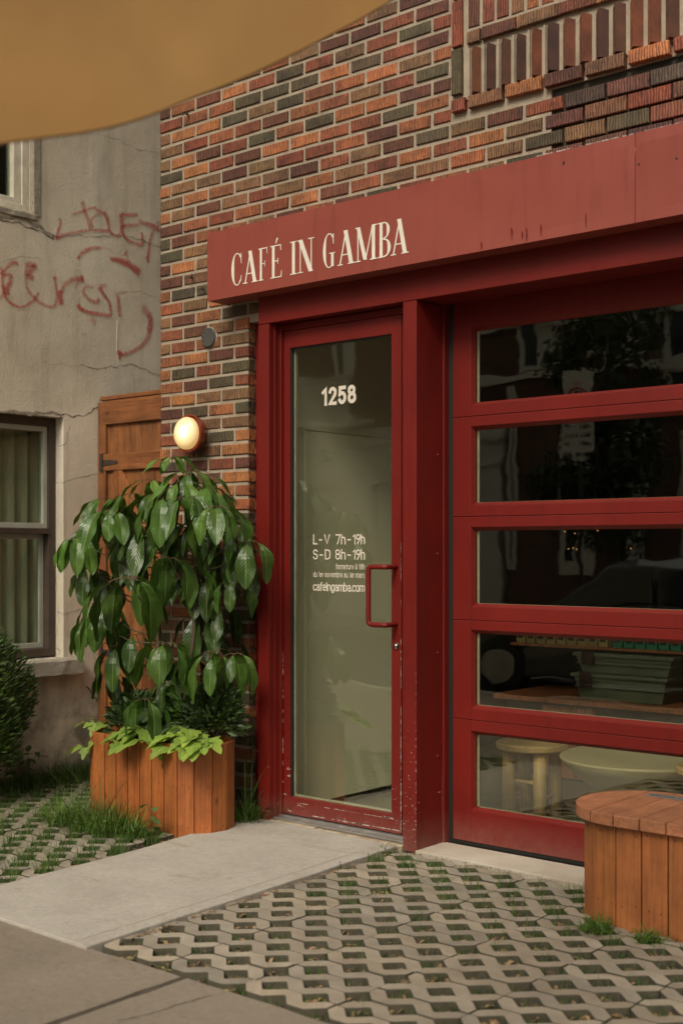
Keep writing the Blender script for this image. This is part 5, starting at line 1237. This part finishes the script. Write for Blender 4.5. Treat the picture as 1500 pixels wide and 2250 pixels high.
# ------------------------------------------------------------ SHADE SAIL over the pavement
sail = thing('shade_sail', (-1.9, -3.0, 2.6), 'tan fabric shade sail stretched over the pavement, curved hem', 'awning')
ED = [(-260, 372, 2.2), (-100, 338, 2.3), (0, 317, 2.38), (100, 303, 2.46), (200, 289, 2.54), (280, 270, 2.6), (350, 246, 2.66), (420, 216, 2.73), (500, 186, 2.8), (580, 150, 2.88), (650, 116, 2.96), (720, 80, 3.03), (790, 42, 3.1), (860, 0, 3.17), (940, -60, 3.24), (1040, -150, 3.3)]
EP = []
for px, py, t in ED: r = _ray(px, py); EP.append(Vector((r[0]*t, -CD+r[1]*t, CH+r[2]*t)))
EP = bez(EP, 6); n = len(EP); V = []; nv = 46
for i, p in enumerate(EP):
    u = i/(n-1)
    for j in range(nv+1):
        t = j/nv; q = p+Vector((.55+.5*u, -1.75, 1.02+.25*u))*t*1.25
        q.z -= .30*math.sin(math.pi*t)*(1-.3*u); q += min(1, t*5)*Vector((0, 0, .014*math.sin(u*5+t*24+2*noise.noise(Vector((u*2, t*3, 5))))+.016*noise.noise(Vector((u*3-t*1.2, t*8, 1)))))
        V.append(q)
b = MB(); b.idx(V, [(i*(nv+1)+j, (i+1)*(nv+1)+j, (i+1)*(nv+1)+j+1, i*(nv+1)+j+1) for i in range(n-1) for j in range(nv)]); b.build('fabric', 'sail', sail, smooth=True)
b = MB(); b.tube(EP, .0025, 6); b.build('hem_cord', simple('brown_hem', (.30, .19, .09), None, 5, .9, .1), sail, smooth=True)
hm = MB()
for i in range(n-1):
    def hp_(k, t): return V[k*(nv+1)]+(V[k*(nv+1)+1]-V[k*(nv+1)]).normalized()*t+Vector((0, 0, -.004))
    hm.face([hp_(i, .0), hp_(i+1, .0), hp_(i+1, .035), hp_(i, .035)])


# ------------------------------------------------------------ INSIDE THE CAFE
def stool(loc, label, rot=0):
    t = thing('stool', (0, 0, 0), label, 'stool'); 
    b = MB(); b.lathe([(0, .362), (.178, .362), (.186, .368), (.186, .392), (.180, .399), (0, .399)], (0, 0, 0), 'Z', 40); b.build('seat', 'pale_wood', t, smooth=False, bevel=.002)
    L_ = []
    for k in range(4):
        a = math.radians(45+90*k); p = (.125*math.cos(a), .125*math.sin(a)); L_.append(p); b = MB(); b.tube([(p[0], p[1], 0.0), (p[0], p[1], .3615)], .0335, 18); b.build('leg', 'pale_wood', t, smooth=True)
    for k, z in ((0, .20), (1, .12), (2, .20), (3, .12)):
        b = MB(); p, q = L_[k], L_[(k+1) % 4]; b.tube([(p[0], p[1], z), (q[0], q[1], z)], .010, 10); b.build('rung', 'pale_wood', t, smooth=True)
    t.location = loc; t.rotation_euler.z = rot; return t
stool((-3.47, .90, .001), 'low round stool with thick pale legs behind the left end of the glass', math.radians(5))
stool((-2.42, .80, .001), 'pale round stool half hidden at the right edge behind the glass', math.radians(30))
tb = thing('table', (-2.90, 1.02, 0), 'beige flared pedestal table behind the lowest glass', 'table')
b = MB(); b.lathe([(0, .365), (.37, .365), (.385, .360), (.385, .350), (.35, .31), (.30, .262), (.255, .225), (.240, .19), (.240, .05), (.245, .002), (0, .002)], (-2.93, 1.02, 0), 'Z', 56); b.build('pedestal', 'table_plaster', tb, smooth=True)
b = MB(); b.lathe([(0, .367), (.378, .367), (.378, .3655)], (-2.93, 1.02, 0), 'Z', 56); b.build('tabletop', 'table_plaster', tb)
ct = thing('counter', (-3.6, 2.0, 0), 'dark counter with reddish board front behind the stools', 'counter')
b = MB(); b.box(-4.3, -1.6, 1.95, 2.5, .001, .47); b.build('body', 'inner_wall', ct)
b = MB()
for k in range(3): b.box(-4.03+.12*k, -3.915+.12*k, 1.925, 1.948, .02, .45)
b.build('front_boards', 'inner_wood', ct)
b = MB(); b.box(-4.35, -1.55, 1.88, 2.55, .472, .50); b.build('top', 'inner_wood', ct)
def bin_(loc, w_, d, h, label):
    t = thing('storage_bin', loc, label, 'storage bin', 'storage bins stacked on the counter'); x, y, z = loc
    b = MB(); V = []
    for s, zz in ((.88, z), (1, z+h)): V += [(x-w_/2*s, y-d/2*s, zz), (x+w_/2*s, y-d/2*s, zz), (x+w_/2*s, y+d/2*s, zz), (x-w_/2*s, y+d/2*s, zz)]
    b.idx(V, [(3, 2, 1, 0), (4, 5, 6, 7), (0, 1, 5, 4), (1, 2, 6, 5), (2, 3, 7, 6), (3, 0, 4, 7)])
    for zz in (.55, .8): b.box(x-w_/2*.97-.004, x+w_/2*.97+.004, y-d/2-.004, y+d/2+.004, z+h*zz, z+h*zz+.008)
    b.build('tub', 'bin_plastic', t, bevel=.006)
    b = MB(); b.box(x-w_/2-.015, x+w_/2+.015, y-d/2-.015, y+d/2+.015, z+h+.0005, z+h+.022); b.build('lid', 'bin_plastic', t, bevel=.005)
    b = MB(); b.box(x-w_/2+.05, x-w_/2+.13, y-d/2-.022, y-d/2-.006, z+h*.55, z+h+.028); b.build('clip', 'bin_dark', t, bevel=.003)
bin_((-3.53, 2.15, .502), .60, .38, .135, 'lower clear storage bin with a dark clip on the counter'); bin_((-3.50, 2.15, .662), .62, .40, .10, 'upper clear storage bin stacked beneath the coffee shelf')
sh = thing('shelf', (-3.7, 1.75, .8), 'narrow shelf of coffee bags hanging behind the fourth glass', 'shelf')
b = MB(); b.box(-4.3, -2.9, 2.0, 2.22, .800, .815); b.build('board', 'inner_wood', sh)
b = MB(); b.box(-4.3, -2.9, 2.0, 2.22, 1.02, 1.035); b.build('board', 'inner_wood', sh)
def bag(x, z, kind, label):
    t = thing('coffee_bag', (x, 2.05, z), label, 'coffee bag', 'coffee bags lined up on the shelves'); w_ = .060; h = .115
    b = MB(); V = []
    for zz, s, dp in ((0, 1, .024), (.02, 1.02, .03), (h*.7, 1, .024), (h, .96, .003)): V += [(x-w_/2*s, 2.05-dp, z+zz), (x+w_/2*s, 2.05-dp, z+zz), (x+w_/2*s, 2.05+dp, z+zz), (x-w_/2*s, 2.05+dp, z+zz)]
    b.idx(V, [(i*4+k, i*4+(k+1) % 4, (i+1)*4+(k+1) % 4, (i+1)*4+k) for i in range(3) for k in range(4)]+[(3, 2, 1, 0), (12, 13, 14, 15)]); b.build('pouch', kind, t)
    b = MB(); b.box(x-.02, x+.02, 2.0165, 2.0185, z+.03, z+.075); b.build('label_patch', 'bag_black', t)
for k in range(9): bag(-4.24+.072*k, .8155, 'bag_kraft', 'kraft coffee bag with black label on the lower shelf')
for k in range(7): bag(-3.57+.074*k, .8155, 'bag_green', 'small green packet with dark label on the lower shelf')
sl_ = thing('string_light', (-3.5, 1.9, 1.6), 'dim string of tiny warm bulbs inside the dark room', 'string light')
b = MB(); SB = [(1240, 1168), (1252, 1160), (1262, 1172), (1312, 1166), (1248, 1206), (1258, 1204), (1266, 1207), (1385, 1205), (1388, 1160)]
for px, py in SB: 
    b = MB(); c = ony(px, py, 2.4); b.lathe([(0, -.005), (.004, -.003), (.0055, 0), (.004, .003), (0, .005)], c, 'Z', 8); b.build('bulb', 'bulb', sl_)
b = MB(); b.tube([ony(1200, 1172, 2.404), ony(1250, 1165, 2.404), ony(1312, 1168, 2.404), ony(1390, 1160, 2.404)], .0012, 4); b.tube([ony(1225, 1208, 2.404), ony(1262, 1208, 2.404), ony(1388, 1207, 2.404)], .0012, 4); b.build('wire', 'rubber', sl_)

# ------------------------------------------------------------ ACROSS THE STREET (seen in the glass)
fb = thing('brick_building', (-17, -15.4, 0), 'dark brick building with pale window bays reflected in the glass', 'building')
Y0 = -15.4
b = MB(); b.box(-32, -7, Y0-6, Y0, 3.9, 8.6); b.box(-13.2, -7, Y0-6, Y0-.02, -.1, 3.898); b.build('wall', 'far_brick', fb)
b = MB(); b.box(-32.1, -6.9, Y0-6.1, Y0+.25, 8.61, 8.95); b.build('cornice', 'white_trim', fb)
b = MB(); b.box(-14.4, -7, Y0+.01, Y0+.14, 4.55, 4.75); b.box(-14.2, -7, Y0+.01, Y0+.14, 5.6, 5.85); b.build('band_course', 'white_trim', fb)
for x0, x1, z0, z1 in ((-17.25, -16.7, 5.0, 6.6), (-18.9, -18.3, 4.9, 5.6), (-12.9, -12.0, 4.8, 6.6), (-11.1, -10.2, 4.8, 6.6), (-12.0, -11.3, 1.0, 3.6), (-9.6, -8.2, .6, 3.4), (-10.9, -10.3, 1.0, 3.5), (-20.9, -20, 5, 6.6), (-13.15, -12.95, 1.0, 4.4), (-11.75, -11.2, 4.9, 6.2), (-9.9, -8.9, 4.0, 6.4)):
    b = MB(); b.box(x0, x1, Y0+.005, Y0+.05, z0, z1); wi = b.build('window', 'white_panel', fb)
    b = MB(); b.box(x0+.12, x0+(x1-x0)*.45, Y0+.052, Y0+.056, z0+.12, z1-.12); b.build('pane', 'far_glass', wi)
b = MB()
for k in range(34): b.box(-19.3+.09*k, -19.26+.09*k, Y0+.7, Y0+.74, 4.05, 4.95)
for z in (4.02, 4.3, 4.55, 4.78, 4.95): b.box(-19.4, -16.2, Y0+.69, Y0+.75, z, z+.05)
b.box(-19.4, -16.2, Y0+.01, Y0+.8, 3.93, 4.02)
b.build('balcony', 'white_trim', fb)
gb_ = thing('garage_building', (-18, -15.2, 0), 'pale single storey garage front with lintel and roller doors reflected in the door glass', 'building')
b = MB(); b.box(-30, -13.25, Y0-5.9, Y0+.1, 2.75, 3.88); b.box(-17.0, -16.2, Y0-5.9, Y0+.1, -.1, 2.749); b.box(-30, -20.5, Y0-5.9, Y0+.1, -.1, 2.749); b.box(-14, -13.25, Y0-5.9, Y0+.1, -.1, 2.749); b.build('wall', 'white_panel', gb_)
b = MB(); b.box(-30, -13.2, Y0+.1, Y0+.2, 3.55, 3.65); b.box(-30, -13.2, Y0+.1, Y0+.16, 3.05, 3.1); b.build('moulding', 'white_trim', gb_)
for x0, x1 in ((-20.45, -17.05), (-16.15, -14.05)):
    b = MB()
    for k in range(11): b.box(x0, x1, Y0-.15, Y0-.1+.012*(k % 2), -.1+.259*k, .157+.259*k)
    b.build('roller_door', 'white_panel', gb_)
b = MB(); b.tube(bez([(-17.3, Y0+.1, 3.45), (-17.25, Y0+.35, 3.5), (-17.1, Y0+.6, 3.4), (-16.9, Y0+.7, 3.3)], 5), .025, 6); b.lathe([(0, .08), (.06, .08), (.16, 0), (.15, 0), (0, .05)], (-16.85, Y0+.72, 3.2), 'Z', 14); b.build('gooseneck_lamp', 'dark_metal', gb_)
# street tree, pole sign and a parked car on the far side / near kerb
tree = thing('street_tree', (-9.9, -12.9, 0), 'leafy street tree across the road, reflected in the wide glass', 'tree'); random.seed(11)
TCx, TCy = -9.65, -12.9
b = MB(); b.tube(bez([(TCx, TCy, -.1), (TCx+.05, TCy, 1.4), (TCx-.1, TCy, 2.6), (TCx, TCy, 4.5)], 5), [.13-.004*i for i in range(16)], 9)
for k in range(9):
    a = k*.7; z = 1.7+k*.32; b.tube([(TCx, TCy, z), (TCx+math.cos(a)*.5, TCy+math.sin(a)*.5, z+.4), (TCx+math.cos(a)*.9, TCy+math.sin(a)*.9, z+.5)], [.05, .03, .012], 6)
b.build('trunk', 'bark', tree)
b = MB()
cl = [(Vector((TCx+J(.75), TCy+J(.9), random.uniform(1.7, 5.4))), .35+random.random()*.35) for k in range(30)]
for k in range(9000):
    c, r = random.choice(cl); d = Vector((random.gauss(0, 1), random.gauss(0, 1), random.gauss(0, 1))).normalized(); p = c+d*r*random.random()**.4; q = Vector((J(1), J(1), J(1)-.3)).normalized()
    tn = .5+random.random()*.7; L_ = .12; leaf(b, [p, p+q*L_*.5, p+q*L_], L_*.5, q.cross(d).normalized() if q.cross(d).length > .01 else Vector((1, 0, 0)), (tn, tn, tn), nu=1)
b.build('crown', 'dark_leaf', tree)
sg = thing('street_sign', (-8.4, -9.9, 0), 'white no parking plates with red circled P on a steel post', 'sign')
gx, gyy = -8.52, -9.9
b = MB(); b.tube([(gx, gyy-.04, -.1), (gx, gyy-.04, 3.85)], .03, 8); b.build('post', 'dark_metal', sg)
FN = Vector((.55, .835, 0)).normalized(); FS = Vector((-FN.y, FN.x, 0))   # plates turned towards the traffic
for zc, hh in ((3.48, .30), (2.95, .27)):
    b = MB(); c = Vector((gx, gyy, zc)); P = [c+FS*.21*sx+Vector((0, 0, hh*sz)) for sx, sz in ((-1, -1), (1, -1), (1, 1), (-1, 1))]; b.idx(P+[p-FN*.01 for p in P], [(0, 1, 2, 3), (7, 6, 5, 4), (0, 4, 5, 1), (1, 5, 6, 2), (2, 6, 7, 3), (3, 7, 4, 0)])
    pltt = b.build('plate', 'sign_white', sg)
    b = MB()
    if zc > 3.2:
        for k in range(28):
            a0, a1 = k*math.pi/14, (k+1)*math.pi/14; cc = c+FN*.004; b.face([cc+(FS*math.cos(a)+Vector((0, 0, math.sin(a))))*r for a, r in ((a0, .17), (a1, .17), (a1, .135), (a0, .135))])
        b.face([cc+FS*u+Vector((0, 0, v_)) for u, v_ in ((-.11, .09), (-.09, .11), (.11, -.09), (.09, -.11))])
        b.build('prohibition_ring', 'sign_redink', pltt)
        b = MB(); cc = c+FN*.006
        for (u0, v0, u1, v1) in ((-.06, -.09, -.03, .09), (-.03, .065, .04, .09), (-.03, 0, .04, .025), (.035, .01, .06, .08)):
            b.face([cc-FS*u0+Vector((0, 0, v0)), cc-FS*u1+Vector((0, 0, v0)), cc-FS*u1+Vector((0, 0, v1)), cc-FS*u0+Vector((0, 0, v1))])
        b.build('letter', 'sign_black', pltt)
    else:
        for s_, zz in (('8h - 18h', .13), ('LUN A SAM', .0), ('9h - 18h', -.13)):
            cu = bpy.data.curves.new('t', 'FONT'); cu.body = s_; cu.align_x = 'CENTER'; cu.offset = .01; oo = bpy.data.objects.new('t', cu); sc.collection.objects.link(oo); bpy.context.view_layer.update()
            me = bpy.data.meshes.new_from_object(oo, depsgraph=bpy.context.evaluated_depsgraph_get()); bpy.data.objects.remove(oo)
            mxw = max(v.co.x for v in me.vertices)
            for v in me.vertices: v.co = c+FN*.006-FS*(v.co.x/mxw*.17)+Vector((0, 0, zz-.04+v.co.y*.11))
            me.materials.clear(); me.materials.append(M['sign_black']); q = bpy.data.objects.new('lettering', me); sc.collection.objects.link(q); q.parent = pltt; q.location = -wloc(pltt)
# parked car: hatchback, nose to the left
car = thing('parked_car', (-5.9, -6.75, -.13), 'dark hatchback parked at the kerb, mirrored in the lower glass', 'car')
zb = -.13; cx0, cx1, cy0, cy1 = -7.9, -3.9, -7.65, -5.85
SP = [(0, .35), (.03, .62), (.25, .76), (1.0, .90), (1.25, .98), (1.85, 1.38), (2.2, 1.45), (3.0, 1.43), (3.55, 1.25), (3.9, .95), (3.98, .7), (4.0, .35), (3.7, .22), (.3, .22)]
V = []
for yy, ins in ((cy0, .0), (cy0+.12, 0), (cy1-.12, 0), (cy1, 0)):
    edge = yy in (cy0, cy1)
    for x, z in SP: V.append((cx0+(x if not edge else 2+(x-2)*.97), yy+(0 if z < .95 else (.16 if yy < -6.7 else -.16)*min(1, (z-.95)/.45)), zb+(z if not edge else .25+(z-.25)*.96)))
n_ = len(SP); b = MB(); b.idx(V, [(i*n_+k, i*n_+(k+1) % n_, (i+1)*n_+(k+1) % n_, (i+1)*n_+k) for i in range(3) for k in range(n_)]+[tuple(reversed(range(n_))), tuple(range(3*n_, 4*n_))])
b.build('body', 'car_paint', car, bevel=.03, recalc=True)
b = MB()
for yy, s in ((cy1+.004, 1), (cy0-.004, -1)):
    q = lambda x, z: (cx0+x, yy-s*(.16*min(1, (z-.95)/.45)), zb+z)
    b.face([q(1.42, 1.0), q(2.45, 1.0), q(2.4, 1.35), q(1.92, 1.33)]); b.face([q(2.5, 1.0), q(3.35, 1.0), q(3.3, 1.22), q(2.95, 1.35), q(2.5, 1.36)])
b.build('side_window', 'far_glass', car)
for x in (.75, 3.2):
    for yy in (cy0+.1, cy1-.1):
        b = MB(); b.lathe([(0, -.1), (.2, -.1), (.31, -.09), (.32, -.05), (.32, .05), (.31, .09), (.2, .1), (0, .1)], (cx0+x, yy+(.02 if yy > -6.7 else -.02), zb+.32), 'Y', 24); wh = b.build('wheel', 'rubber', car, smooth=False)
        b = MB(); b.lathe([(0, 0), (.19, 0), (.2, .008)], (cx0+x, yy+(.122 if yy > -6.7 else -.122), zb+.32), 'Y', 20); b.build('rim', 'alu', wh)
for yy in (cy0+.25, cy1-.25):
    b = MB(); b.box(cx0+.02, cx0+.10, yy-.14, yy+.14, zb+.58, zb+.70); b.build('headlight', 'far_glass', car, bevel=.02)
    b = MB(); b.box(cx1-.10, cx1-.01, yy-.14, yy+.14, zb+.72, zb+.86); b.build('tail_light', 'tail', car, bevel=.02)
# drop helper properties
for o in bpy.data.objects:
    for k_ in ('_x', '_y', '_z'):
        if k_ in o: del o[k_]
